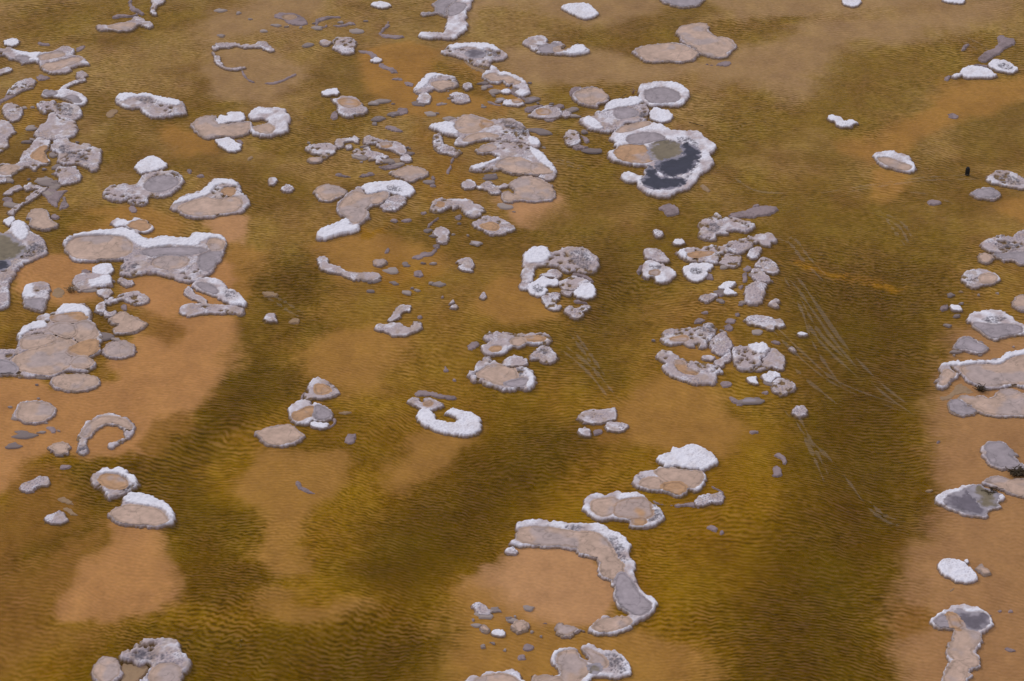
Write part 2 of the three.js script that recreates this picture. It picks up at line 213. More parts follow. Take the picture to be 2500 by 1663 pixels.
// ---------- salt formations ----------
// Each line: picture cell (row, column), kind, height | label | outline in tenths of the cell's points | regions: w white ridge, k porous patch, t g o d v pools.
const SALT = [`
00 W|small smooth white salt oval alone in the dark upper corner|4,47 8,44.5 14,44 19,45 21.5,48 19,51 13,52.5 7,51
00 S|tiny pale salt tip with drowned tail beside the small white oval|42,48 46,46 50,48 56,48.5 58,50 52,51.5 44,50
00 S|drowned violet strand bending down from the top edge of the water view|147,0 151,-3 153,5 160,9 166,13 163,16 157,13 149,9
00 G|grey salt tongue on a thin stalk cut by the top edge|175,-2 182,-5 189,-3 187,3 180,6 178,12 180,16 175,16 174,9 175,5
00 S|thin drowned arc above the long low plate with the looped end|127,20 133,15.5 141,15 152,16 158,14 159,15.5 152,18 140,18 132,19.5
00 G .14|long low salt plate with a looped end near the top edge|111,30 115,27.5 120,28 124,29 130,27 138,26 147,24 152,22 154,19 160,19 165,22 168,24 173,25 175,28 173,31 168,30 163,28 158,27 156,30 152,33 145,35 136,35 130,34 123,34 116,34 112,32|t 126,31 136,28 150,27 154,28 148,33 136,33
00 G|long crooked salt reef with a bright white bend below the small white oval|-4,57 5,56 10,54 16,57 24,60 33,60 45,60 55,60 64,57 70,54 76,53 82,55 85,59 83,63 86,64 91,64 96,67 101,71 101,74 95,74 88,75 82,77 78,82 68,83 58,83 50,80 46,76 45,70 43,71 38,70 34,71 30,71 25,73 22,70 17,68 10,67 5,63 -4,63|w 12,57 30,61 44,61 46,66 43,71 34,70 30,66 20,63|g 20,66 30,66 33,69 26,72|t 46,65 60,62 68,60 72,64 60,67 48,68|t 50,76 66,72 88,67 92,69 74,76 60,80
00 S|faint drowned patch off the outer tip of the crooked reef|86,54 92,52 98,51 97,54 92,57 88,58
00 G|small grey sliver cut by the frame edge under the crooked reef|-3,80 2,79 8,77 12,78 13,80 8,82 2,84 -3,85
00 G|small pale pebble-shaped mound between the crooked reef and a thin strand|87,86 90,82 95,81 99,84 98,88 93,90 88,89
00 S|drowned grey wedge under the crooked reef's tan end|41,87 46,84 53,86 58,88 52,90 44,91
00 G|long grey slab lying aslant among ochre weed|7,108 11,102 18,96 24,92 33,90 40,92 39,97 34,101 27,103 20,106 12,109
00 S|drowned grey strip at the foot of the slanting grey slab|-4,114 2,112 8,105 14,107 20,108 12,112 5,115 0,119
00 G .1|thin pale salt strand pointing up from the white ridge with dark hollows|70,101 78,96 86,92 97,90 98,92 90,94 80,98 74,102
00 W|white curved ridge with two dark grey hollows|47,107 54,103 60,104 65,104 70,102 78,103 86,105 94,108 100,113 98,118 93,120 86,120 80,115 72,112 62,110 56,110 52,111 48,109|g 50,107 56,104 62,105 64,108 56,110|g 73,114 82,110 88,112 92,118 84,117
00 G|pitted grey mound touching the underside of the white curved ridge|43,119 49,117 56,117 63,115 63,119 72,117 82,119 90,122 93,128 92,133 86,137 78,138 70,136 66,131 62,127 56,127 50,129 45,126|k 64,122 76,120 84,126 82,133 72,132
00 G|smooth grey mound between two pitted ones in the column of mounds|40,154 45,145 53,140 57,131 63,129 68,136 76,138 85,138 88,142 88,150 85,155 77,158 66,160 56,160 46,158
00 G|round pitted mound with wavy grooves near the frame edge|3,126 6,120 13,118 20,120 25,124 26,128 24,133 19,138 12,138 7,135 4,131
00 G|dark grey slab cut by the frame edge under the round grooved mound|-4,139 6,139 13,143 15,148 17,151 12,155 7,160 9,167 4,171 -4,175
00 G|big elongated salt island with a pale crest and grey dimple, alone in tan water|133,112 138,108 148,107 157,109 168,107.5 178,110 190,112 203,114 210,118 214,126 213,130 206,131 198,133 190,134 175,134 168,131 162,126 160,124 150,124 142,122 135,118|w 134,112 140,108 168,108 190,112 208,118 204,122 186,119 170,112 150,113 140,118|k 156,115 166,111 175,114 176,119 168,120 160,117
00 Y|pale drowned sand hump under the big elongated salt island|120,130 128,123 135,124 134,130 127,134 121,133
00 P .16|wide tan-floored salt plate under the row of white blocks|219,143 222,139 228,135 236,133 248,133 248,139 260,142 275,140 287,140 290,146 286,152 275,156 262,157 250,156 240,159 232,157 226,152 222,147
01 S|drowned violet ring with a sandy hole|78,17 83,14 92,13 104,14 114,18 118,22 119,26 114,28 105,28 95,26 89,22 82,20|t 91,18 100,17 103,19 98,21 92,20
01 S|drowned violet hook beside the violet ring|125,25 131,19 142,17 158,18 158,19 146,20 138,22 132,25 130,28 136,29 140,27 141,29 134,31 128,30
01 S|drowned wavy bar beside the violet hook|144,26 150,27 160,26 165,24 173,25 174,28 166,27 162,29 150,29.5
01 W|small white salt oval just under the top edge beside the white corner ridge|191,4 195,2 203,1.5 210,3 213,5 210,8 202,8.5 195,7
01 S|drowned violet chevron below the small white oval at the top edge|211,20 214,19 212,25 214,28 207,33 204,37 212,38 222,39 231,41 226,43 212,43 203,41 199,38 201,34 206,28 209,24
01 G|tiny grey knob beside the squarish pale block|133,47 137,45 142,46 144,49 140,52 135,51
01 G|squarish pale salt block with a notched side|148,46 153,43 163,43 170,44 174,50 172,54 171,60 167,61.5 160,61 153,58 147,54 150,51
01 G .12|pale flattened arch rimming the top of a round sandy pond|8,53 14,50 22,49 32,49 39,50 42,52 47,50 52,52 57,51 60,48 67,47 72,50 76,54 79,57 76,59 70,57 64,54 54,54 45,54 38,52 28,54 20,54 16,55 12,57 9,56
01 G .07|thin grey curve closing the near side of the round sandy pond|8,59 11,60 13,63 17,64 17,69 20,73 26,77 34,77.5 44,76 47,77 36,80 27,79.5 20,77 14,73 11,68 10,63
01 S|faint drowned curve beneath the round sandy pond|42,79 46,82 50,89 56,92 58,94 52,93 46,89 42,84
01 S|drowned violet bar slanting away from the round sandy pond|66,94 76,93 86,91 96,86 104,83 106,85 98,89 90,93 80,96 68,95
01 S|drowned bent strip starting at the squarish pale block|175,57 182,56 190,58 197,60 200,64 199,67 190,66 187,61 178,60
01 W|tiny white tip on the end of a drowned bent strip|191,69 196,66 201,66.5 203,68.5 200,70.5 193,70.5
01 S|drowned double lump below the tiny white tip|198,73 205,71 210,75 218,77 222,80 223,83 214,83 208,79 200,76
01 S|drowned violet lens below the drowned double lump|213,90 218,88 226,88.5 229,91 222,92
01 S|drowned violet lens last in the slanting string of lumps|227,94 234,92 241,95 238,99 231,97
01 W|small white bean above a knotted grey ring|135,106 138,103 145,102 152,102 154,105 152,108 146,108 140,109 136,108
01 G .12|knotted grey salt ring around a small ochre pool|145,112 152,113 156,110 164,110 174,112 179,116 182,122 186,125 185,129 178,131 172,131 168,134 162,133 156,130 152,126 153,121 149,117|o 156,115 166,114 174,117 176,120 166,123 158,120
01 S|drowned grey stub at the foot of the knotted ring|144,131 150,126 154,132 150,136 146,136
01 W|thick white bent block curling round a tan hollow|51,130 54,127 61,124 72,124 84,124 92,126 95,131 98,136 95,142 95,149 90,152 84,153 76,155 66,156 58,154 53,151 52,148 57,145 68,143 73,141 73,138 66,136 58,137 53,137|t 58,147 70,143 78,147 74,153 62,151
01 W|stepped white block between the bent block and the tan-floored plate|13,139 15,135 18,132 24,133 27,129 36,129 44,130 46,133 46,137 40,139 30,140 22,142 15,142
01 S|drowned violet bar above the curled chain of grey worms|205,145 212,143 220,144 227,148 229,150 224,151 214,149
01 S|drowned pale lump near the knotted grey ring|218,129 224,123 232,123 234,128 228,131 220,132
02 W|tall white corner-shaped ridge cut by the top edge|60,-4 72,-4 71,2 70,6 68,10 65,11 66,14 66,18 64,23 66,27 66,32 62,36 58,38 54,42 50,44 42,44 35,43 26,43.5 18,43 12,41 11,39 18,37 28,37 38,38 41,34 42,28 44,24 45,19 43,16 43,11 46,7 50,3 56,0|g 44,15 45,10 50,4 58,4 63,5 62,10 58,14 52,17 47,18
02 Q .08|flat grey-brown plate behind the white corner-shaped ridge|27,13 29,8 26,4 30,1 40,-4 58,-4 56,1 49,4 44,9 42,15 43,19 38,17 32,15 26,16 20,17 14,17 13,14 20,14
02 W|big plain white salt dome near the middle of the top edge|175,7 185,4 195,3.5 205,4 209,7 214,11 217,15 213,18 208,20 201,21 195,19 186,15 178,11
02 G|heart-shaped grey plate with a white tail|130,49 134,45 142,42 149,40 155,42 158,45 157,48 161,50 166,47 172,47 177,49 178,52 174,54 176,57 186,55 187,52 193,51 200,52 204,55 206,59 201,61 194,62 184,63 176,62 168,62 158,61.5 150,61 144,58 138,54 133,51|g 150,55 158,52 166,50 170,54 165,60 155,60|w 176,60 184,58 188,53 198,52 204,57 200,61 190,63 178,62|t 168,56 176,54 178,58 170,59
02 G|broad grey-hearted mound with a white upper rim, above the white worm|36,59 42,55 46,52 54,50 66,50 78,49 90,50 96,52 102,56 108,60 112,63 110,66 106,68 98,69 92,71 92,74 91,77 87,78 80,76 74,74 68,70 62,67 56,65 48,62 40,61|w 44,54 54,51 78,50 92,51 104,58 98,59 88,56 82,60 76,56 64,55 50,57|h 66,61 74,58 84,61 80,66 72,66|k 86,58 100,60 106,64 96,67 86,65
02 Y|tan drowned shelf along the near side of the grey-hearted mound|61,67 68,70 74,74 82,76 90,79 92,82 88,84 83,83 78,81 72,78 66,73
02 W|white worm-shaped ridge enclosing a tan strip|84,86 88,82 94,80 92,77 96,76 100,78 104,82 112,83 120,86 128,90 134,95 138,101 138,106 134,108 128,110 122,106 126,102 120,100 118,96 112,98 110,96 107,93 100,95 94,94 88,91|t 87,88 96,85 104,88 112,88 120,92 126,95 118,97 108,93 98,93 90,91
02 S|drowned brown lip under the tail of the white worm|112,99 117,101 122,105 130,110 140,113 136,115 126,112 116,107 112,103
02 W|tiny white button below the white worm|106,104 110,102 115,103 116,105 113,107 108,106.5
02 W .12|small white loaf with an orange dent|107,119 110,115 118,114 126,113 130,116 131,119 127,121 118,120.5 110,120|o 119,115 126,114 128,117 121,118
02 S|drowned violet dash beside the small white loaf|88,115 93,115 100,118 106,119 105,121 98,120 92,118
02 G|white-backed wing-shaped mound with a tan flap|5,102 9,97 16,90 20,85 27,83.5 36,85 46,87 53,90 54,92 48,93 54,95 55,98 50,100 42,102 34,104 30,102 24,104 17,107 10,107 6,105|w 5,102 16,90 21,85 28,84 52,90 36,88 26,90 20,97 12,103|t 27,96 38,94 48,96 46,101 34,103 30,100
02 G|stubby pale peg below the white-backed wing mound|10,112 13,108 17,107 22,108 24,112 23,117 18,119 12,118 10,115
02 G|two-step pale clam-shaped mound east of the stubby peg|47,109 50,106 58,106 66,109 69,112 68,116 62,118 54,118 49,115 52,112 48,111
02 G|small round pale mound above the clam-shaped one|61,97 64,95 70,95 72,98 70,101 65,102
02 S|drowned lens between the round pale mound and the white worm|82,98 88,96 96,97 97,98.5 90,100 83,99
02 S|drowned violet dash below the clam-shaped mound's neighbour peg|29,120 33,117 39,116 39,118 34,121
02 G|oval grey shell with an ochre centre|138,132 143,127 150,123 160,120.5 168,122 174,128 176,131 170,134 160,135 150,135 142,134|o 148,127 157,126 160,130 150,131
02 S|drowned arc hugging the ochre-centred shell|130,125 137,121 150,119 155,120 147,123 140,128 135,129
02 S|drowned lens above the ochre-centred shell|163,121 170,118 178,119 178,122 172,124 166,123
02 G|small grey knob east of the ochre-centred shell|175,131 179,127 184,129 184,132 179,134 176,133
02 S|drowned patch under the ochre-centred shell|153,135 160,133 166,130 170,135 164,138 156,138
02 P .2|round white-rimmed mound with a tan floor, west of the scalloped white chain|187,109 192,104 200,101 212,100 222,103 228,109 229,112 224,117 216,119 216,122 210,121 202,120 194,117 188,112
02 S|drowned grey flank behind the tan-floored round mound|184,101 190,98 198,99 200,101 192,104 187,109 184,110
02 G|broad reef with white nose, tan middle and pitted shoulder|22,145 28,142 36,141 46,139 52,136 58,133 68,131 78,133 88,136 100,137 108,135.5 118,136 126,140 132,144 136,150 139,156 146,158 149,162 149,166 146,169 141,168 134,165 124,162 112,163 100,162 90,160 80,161 72,163 62,166 54,166 53,161 58,157 50,156.5 42,154 34,150 25,147|w 22,145 36,141 48,140 56,150 54,155 44,154 30,149|t 54,146 66,134 84,138 90,142 84,147 72,152 62,152|k 106,138 124,141 133,148 134,156 122,154 112,148|o 86,140 94,142 92,145 85,146|w 137,158 148,161 148,167 139,166|t 64,162 72,156 86,154 100,157 84,158 74,161
12 G|small grey-lilac knob among the drowned trio by the dark-floored island|179,-2 183,-7 192,-6 196,3 195,7 186,9.5 180,7
12 S|drowned grey wedge beside the grey-lilac knob|196,-4 205,0 208,4 203,6
12 S|drowned grey bar beneath the grey-lilac knob|187,11 193,8 201,9 207,11 203,13 192,13.5
12 G|fan-shaped plate with a white outer ridge and tan floor|77,17 80,12 86,9.5 92,8 96,7 104,6 114,7 124,7 132,9 138,11 144,13 150,17 156,22 162,29 168,36 169,40 166,42 160,44 150,44 142,44.5 134,43 126,43 118,42 110,40 104,37 98,38 88,39 80,39 74,39 70,37 71,34 80,32 90,29 98,26 104,23 100,21 95,18 90,18 82,19|t 101,34 106,29 116,25 130,27 140,33 138,40 126,42 112,39|w 138,13 148,17 158,25 167,36 166,41 160,38 150,30 142,22|t 80,15 90,11 97,12 94,16 84,17|w 71,35 90,30 103,24 104,27 92,32 80,38 72,38|t 142,32 152,34 162,41 150,43 143,41
12 P .16|round mushroom-cap plate with tan floor and ringed rim|106,68 108,64 114,62 120,66 119,60 113,55 116,52 124,47 132,45 142,46 152,49 160,53 165,58 167,64 166,71 160,73 150,74.5 142,75 134,74 124,73 116,75 109,74 106,71
12 G .12|small tan-grey flap between the fan-shaped plate and the mushroom-cap plate|148,46 154,42 158,39 164,40 167,44 164,49 158,50 152,48
12 G .1|knobbly pale strand leading to the mushroom-cap plate|79,58 84,54 88,51.5 94,52 95,55 102,57 108,54 113,56 110,58 104,60 106,64 100,66 92,64 90,61 82,60
12 G .16|boot-shaped grey mound with a ragged toe|28,0 34,-4 37,0 38,6 40,9 50,12 56,15 59,17 55,20 51,22 46,20 38,18 30,14 28,8
12 S|drowned wriggling tail under the boot-shaped mound|50,22 52,24 49,30 50,35 47,38 46,42 42,42 41,38 44,34 46,29 47,25
12 S|tiny drowned lump beside the tan-floored leaf mound|24,46 27,44 30,46 29,49 26,49
12 S|tiny drowned oval under another tiny lump by the leaf mound|22,55 27,53 31,54 30,57 24,57
12 G .06|flat pale disc barely out of the water beside the knobbly strand|60,55 63,51 70,50 75,53 76,57 71,59 63,59
12 G|holed grey cluster like a slice of cheese|24,82 27,75 33,71 38,70 42,73 50,72 60,72 70,74 75,78 81,79 84,82 87,84 83,87 80,91 74,92 68,90 64,87 60,82 56,80 50,83 48,80 44,81 40,84 33,86 26,85|o 34,76 38,77 37,81 33,80
12 S|drowned tooth under the holed grey cluster|51,93 54,89 60,88 61,92 57,95
12 S|drowned grey slip beside the holed grey cluster|12,86 18,84 22,87 15,89
12 S|drowned slanting finger below the holed grey cluster|20,99 25,96 33,90 35,92 28,98 24,103 20,104
12 G .12|diamond-shaped grey shell with an orange heart|72,100 75,97 80,95 86,92 95,92 104,93 112,98 118,101 122,105 119,107 112,109 106,112 96,112 90,111 84,107 78,104 73,102|o 84,103 90,101 94,100 100,104 98,107 90,106
12 G .08|grey figure-eight lump north of a drowned tail|27,110 30,105 36,104 43,106 45,110 43,114 44,118 41,122 36,122 32,120 33,115 29,113
12 S|drowned bent tail trailing from the grey figure-eight lump|25,124 33,122 36,124 32,130 28,134 24,137 16,138 11,141 6,140 0,139 8,134 16,131 24,131 27,128
12 G .08|small split disc alone in dark olive water|54,144 60,140 68,140 72,143 74,149 71,152 72,154 66,154 58,152 55,149 60,147
12 S|drowned pale lens in ochre water below the drowned bent tail|3,155 10,152 16,155 18,159 13,161 6,160
12 G|thick pale crag with a dark pitted dome and a leg down one side|131,139 133,134 138,130 143,128 150,127 157,128 161,132 168,132 172,131 178,128 190,127 200,128 208,132 214,137 217,144 216,150 210,155 200,156 190,154 180,155 172,150 164,148 150,148 144,150 143,156 141,164 138,172 134,176 128,175 126,172 129,165 128,158 131,151 130,144|k 186,133 200,134 208,142 206,152 198,152 188,144|w 131,139 138,130 150,127 158,129 161,140 150,146 134,146
22 W|white scallop with a grey pit at the foot of the pale crag|135,18 139,12 144,10 150,5 156,5 162,7 170,7 171,12 166,15 160,14 157,17 159,20 156,24 152,27 146,26 140,23|k 142,16 150,14 154,19 150,23 144,22
22 G|small pale plate wedged under the pale crag|150,2 158,-1 164,-4 172,-2 175,2 171,6 164,4 158,4
22 G|grey pleated plate in the crumbled cluster by the pale crag|171,11 178,7 186,4 196,5 203,8 208,10 200,12 194,17 186,20 178,19 174,16
22 G .1|low tan step under the grey pleated plate|174,20 180,20 187,21 194,18 188,22 184,25.5 178,24
22 W|crumbly white nugget at the edge of the crumbled cluster|188,23 193,18 197,14 203,11 209,12 212,18 213,24 210,28 202,29 195,28 191,26
22 S|drowned grey strip behind the crumbly white nugget|187,-2 200,0 210,4 212,8 206,8 196,4 188,4
22 G|grey comma-shaped curl below the white scallop|152,28 157,24 164,22 172,22 174,26 170,30 167,33 170,37 174,38 172,41 165,42 160,40 155,35 152,31
22 S|drowned pale dash under the crumbly white nugget|187,30 192,29 200,31 206,32 205,35 198,34 190,33
22 G .06|ragged low scrap trailing the crumbled cluster|178,44 183,37.5 187,38 188,41 195,40 200,37 206,37 204,42 199,45 200,48 194,52 188,51 182,47
11 W|small brilliant white tooth below the tan-floored plate|12,4 20,2 26,1 31,3 35,6 40,8 40.5,13 38,16 31,17 24,15 18,11 14,7
11 S|drowned violet shadow lump behind the brilliant white tooth|34,3 42,2 45,6 41,9 38,6
11 Y|tiny sandy nub in olive water below the brilliant white tooth|47,26 51,21 55,20 57,22 53,26 49,28
10 G .26|big heart-shaped tan mound with a pitted white back|196,81 198,77 204,72 210,68 218,66 228,63 233,61 238,56 243,50 250,48 256,47 263,48 270,50 275,55 277,62 277,65 281,67 285,72 286,76 283,81 277,86 268,88 258,89 250,90 244,92 236,92.5 228,93 218,92 211,89 206,86 204,84 200,84|t 208,82 220,76 236,72 250,74 270,71 277,77 268,85 250,88 230,90 214,88|w 198,79 212,69 226,66 236,61 246,50 262,49 274,55 272,58 256,55 246,60 240,67 224,72 206,77|o 257,62 268,61 266,67 260,66
11 G|bean-shaped grey mound above a tiny ochre-filled ring|116,14 119,10 126,9 134,8 143,8 149,10 151,14 149,18 144,21 139,24 134,23 132,20 126,19 120,17
11 P .05|tiny ochre-filled ring under the bean-shaped mound|118,27 122,24 129,23.5 134,25 133,28 127,30 121,29
11 G .1|bent grey lobe between the bean-shaped mound and the long grey worm|149,6 152,3 160,2 167,1 172,-1 176,2 175,7 168,5 161,6 159,11 155,12 150,9
11 G .1|tiny pale bead under the bent grey lobe|162,11 166,9 169,11 167,14 163,14
11 G|long grey worm with an ochre vein|182,4 184,0 190,-1 197,2 206,4 216,5 224,7 229,11 232,16 230,20 226,21 221,18 214,15 206,14 199,11 196,8 190,7 184,7|o 203,8 211,8 213,11 206,12
11 G|round grey tail lump at the end of the long grey worm|226,23 231,20 236,23 236,28 230,29 226,27
11 G .12|jagged grey strip curled inside the long grey worm|171,18 175,14 180,17 184,19 182,14 188,12 191,16 200,18 206,21 210,23 207,25 202,24 206,29 197,30 196,26 190,26 185,22 179,22 172,21
11 Y|drowned sandy knot between jagged strip and grey tail lump|208,29 213,25 220,23 226,25 224,29 215,29
11 S|drowned grey smear below the jagged grey strip|198,33 206,32 220,29 230,30 222,35 210,37 200,35
11 S|drowned dumbbell-shaped strand above the long crooked white-tipped ridge|149,43 153,40 159,42 166,44 174,45 182,41 190,39 196,41 195,44 188,45 178,46 166,46 156,45
11 G .08|tiny grey bead in olive water east of the heart-shaped mound|73,50 77,47 82,48 81,53 77,55 74,53
11 G .08|small split grey bead next to the tiny grey bead|89,58 94,55 99,57 101,61 96,63 90,62
11 P .05|flat ochre-floored ring beside the crooked white-tipped ridge|126,64 130,58 138,55 146,55 156,58 163,62 161,67 154,69 146,73 138,74 131,72 129,68
11 G|crooked tan-floored ridge ending in a white finger|128,115 130,110 136,106 146,102 154,98 160,95 162,92 156,90 153,86 152,80 154,75 160,70 166,64 173,60 175,57 179,58 181,62 184,65 190,66 200,64 206,63 212,64 211,70 206,74 200,78 194,78 190,80 186,84 189,89 187,94 182,97 177,102 177,106 171,110 162,111 154,113 147,116 138,118 132,118|t 160,75 172,65 182,67 190,69 188,77 184,85 182,92 174,99 166,96 161,91 156,84|w 128,115 134,107 150,100 160,95 168,97 167,103 177,103 176,107 168,110 152,114 138,118|t 192,71 204,65 210,66 204,74 195,77
11 W|white cap block capping the crooked tan-floored ridge|180,58 183,56 188,54 195,53 202,52 212,51 222,50 230,52 236,55 240,60 238,66 232,69 226,68 222,66 214,65 208,63 200,63 192,66 186,66 184,62|k 208,58 220,58 226,64 214,63
11 G|grey paw under the white cap block|203,80 207,75 211,70 216,68 224,68 231,71 231,75 226,79 220,83 214,84.5 206,84
11 P .16|tan-floored leaf-shaped mound with thin white edge|213,41 220,38 228,35 236,33 242,34 250,36 255,40 256.5,43 252,46 244,49 237,51.5 232,51 228,48 222,46 215,43
11 S|drowned twin dash, outer one, below the grey paw|212,95 216,93 222,94 220,98 214,97
11 S|drowned twin dash, inner one, below the grey paw|225,95 232,93 239,94 236,97 228,97
11 S|tiny drowned square above the small white-edged ring|205,131 210,126 214,128 211,133 206,134
11 P .08|small white-edged ring alone in tan water|193,145 197,141 204,140.5 209,143 207,147 200,149 195,148
11 G .1|long curved grey chain lying low in tan water|130,141 133,138 139,138 141,142 142,146 149,148 156,150 162,155 172,156 184,156 196,156 202,159 200,163 196,165 184,164 172,164 164,162 157,158 150,156 140,154 134,151 132,146
`, `
10 G|rough pitted block with a deep grey crater, near two pale mounds|58,13 60,8 66,2 70,-2 76,-1 80,5 86,8 92,10 97,8.5 104,9 110,13 115,14 116,19 115,26 113,32 111,37 105,39 101,36 96,33 90,31 82,31 74,32 68,30 66,26 68,22 64,17 60,16|k 68,13 78,10 84,18 96,22 100,29 90,28 78,24
10 G|pale lobed mound right under the rough pitted block|64,38 68,34 74,35 82,34 87,35 90,40 94,45 92,49 86,52 78,54 70,55 68,50 67,46 63,42
10 G .06|wide broken low crust of grey scraps beside the rough pitted block|-4,33 8,31 16,32 22,28 24,24 28,16 34,12 38,6 44,0 56,1 56,10 52,20 56,30 48,33 46,31 40,38 36,36 30,34 24,37 18,40 14,43 12,46 4,46 -4,46|t 2,36 12,34 20,36 12,42 4,43|o 38,24 46,14 52,12 50,24 52,29 44,26
10 G .08|tiny grey bead cut by the frame edge under the broken low crust|-3,49 4,47 7,49 4,52 -3,52.5
10 S|tiny drowned dash between pale lobed mound and thin hooked ridge|56,50 60,48 62,51 58,52
10 G .08|thin hooked pale ridge curving like a sickle|28,57 34,54 40,55 48,58 54,58 50,62 44,66 40,70 34,74 28,77 22,81 17,86 13,90 8,87 14,82 22,77 30,74 32,69 38,64 44,60 36,60 30,61
10 G .07|short bent strip west of the thin hooked ridge|4,66 8,62 14,58 22,56 25,59 20,61 15,63 12,66
10 S|drowned grey slab tucked inside the short bent strip|2,70 8,68 16,70 14,75 8,78 3,75
10 S|drowned fan east of the thin hooked ridge|50,60 60,57 68,61 78,60 73,66 69,72 66,80 58,78 52,70 48,66
10 S|drowned dark blade beside the drowned fan|66,80 70,73 74,67 78,73 80,78 74,81 68,84
10 P .2|round tan-floored mound with a scooped pale lip, below the hooked ridge|30,92 34,87 40,83 48,83 52,84 56,89 57,93 62,97 66,101 62,104 55,106 47,106 40,105 34,102 33,98 35,95 31,94
10 S|drowned grey lump at the shoulder of the scooped-lip mound|57,91 60,88 65,88 68,92 63,95
10 W|small tilted white tile above the head of the great bent arm|4,97 8,94 12,92 15,93 16,97 13,101 10,103 7,101
10 G .3|great bent white arm enclosing an olive-grey pool at the frame edge|12,106 14,100 20,97 27,99 32,104 33,109 38,112 44,114 49,117 52,122 53,130 53,134 46,138 38,141 30,144 24,148 19,154 16,160 10,167 10,177 9,193 0,198 -6,198 -6,112 6,111|v -6,116 6,113 14,118 24,125 29,130 20,137 8,143 -6,143|d -6,147 6,145 10,149 4,152 -6,153|w 14,112 14,101 20,98 27,100 33,110 30,118 24,120 18,117|k 30,128 40,122 50,126 48,134 36,138 24,142
10 W .2|white-edged islet with an orange pool, above the great tan-floored reef|128,98 133,95 142,95 150,97 154,93 158,93 162,95 168,97 174,101 177,103 174,107 168,110 160,110 152,107 146,104 142,103 134,103 130,101|o 148,103 156,98 164,97 172,102 166,108 156,106
10 G .3|great reef with long white crest, tan oval pool and grey apron|73,122 75,119 78,116 83,116 86,114 92,112 104,110 116,108 130,107 136,105 142,105 148,107 156,109 160,113 166,117 176,118 184,115 196,116 206,117 216,115 221,111 228,110 238,111 246,112 254,114 259,118 260,123 258,128 256,136 252,144 247,150 240,157 236,160 226,166 218,167 210,166 200,163 190,160 178,157 160,158 150,160 141,158 138,154 140,148 143,144 148,143 140,141 130,141 120,141 112,142 104,143 94,143 86,142 80,138 78,134 75,129 74,125|t 82,121 92,117 110,116 130,116 144,119 150,126 148,133 138,138 120,140 100,140 86,138 78,130|w 78,117 92,112 130,107 142,105 150,108 160,114 172,119 190,116 218,116 224,111 240,112 256,115 259,121 250,118 236,120 226,126 200,126 176,130 162,128 152,122 140,116 110,114 90,116|t 177,146 186,139 204,137 214,142 212,148 200,152 184,151|g 164,133 180,130 220,129 236,131 220,136 190,135 176,138|g 234,137 250,133 254,138 246,148 236,154 230,146|t 243,119 254,121 254,129 244,130|k 140,148 150,146 160,148 150,156 142,156
10 W|plain white oval below the tan oval pool of the great reef|106,152 110,148 118,146 126,146 129,150 128,156 120,159 112,158 107,156
10 S|drowned grey lump between the plain white oval and the white-toed boulder|92,153 98,151 104,153 104,157 96,159
10 G .22|pale double plate, ringed oval joined to a knobbly foot|119,68 121,61 126,57 134,56 142,54 152,55 157,54 162,47 170,42.5 182,40 192,39 203,41 208,46 211,51 209,55 203,60 198,64 190,68 180,69 171,68 170,73 167,77 162,78.5 154,77 148,75 146,72 138,74 128,73 122,70|g 168,56 178,48 194,47 203,52 198,58 184,63 172,62
10 W|white folded dome resting above the pale double plate|155,35 158,30 164,26 170,23 178,22.5 184,25 190,30 191,33 188,36 180,38.5 170,41 162,42 157,38
10 S|drowned bead below the pale double plate|146,81 150,78 156,79 159,84 156,87 150,86
10 S|tiny drowned stub near the white folded dome's outer side|214,37 218,36 221,38 219,42 215,40
10 S|tiny drowned bar above the heart-shaped mound's white back|224,44 230,42 236,43 236,46 226,46
20 G|cracked grey boulder with a white face, beside dry twigs|25,25 27,18 29,14 36,13 40,11 46,10 53,11 56,15 57,22 55,28 53,33 52,39 47,43.5 40,42 33,40 27,37 26,30|w 26,24 29,15 38,13 38,22 42,26 36,29 28,28|g 28,33 40,31 51,32 50,39 40,41 30,38
20 Y|drowned pinkish lump between the cracked boulder and the dry twigs|58,22 62,16 68,14 74,18 76,23 70,27 62,27
20 G|grey boulder with two white toes next to the dry twigs|84,12 85,5 92,1 104,0 114,1 122,2 128,6 129,10 128,13 122,15 112,16 104,17.5 98,19 92,20.5 88,18 86,15|w 103,9 110,7 122,3 129,9 127,13 112,15 104,17
20 G .08|small pale crumb under the apron of the great reef|135,8 139,5 146,8 153,9 154,13 148,15 142,13
20 G .1|small scalloped disc below the boulder with white toes|111,23 113,20 120,18 127,19 130,21 127,25 122,28 115,26
20 G .12|smooth oval grey mound with a thin tail|120,33 126,29 134,27 142,24 150,22 160,22 167,25 171,30 168,34 160,36 152,35 146,33 140,30 132,33 126,35
20 S|drowned tooth hanging under the tailed oval mound|136,38 142,34 147,36 146,42 145,47 141,43
20 G .05|low broken hook beside the drowned tooth|110,40 114,35 119,33 121,38 120,43 126,45 132,42 134,45 130,49 122,50 118,46 112,44
20 P .1|smooth arrowhead-shaped plate in orange water|126,53 130,49 135,45 140,44 146,46 150,49 158,51 165,55 169,58 165,62 160,66 150,69 140,69.5 132,69 130,66 133,62 136,60 130,58
20 P .16|round tan-topped mound with layered rim, alone in orange water|118,88 121,83 127,79 136,78 142,77 148,79 153,82 156,87 155,92 151,95 144,97 136,98 128,97 121,93
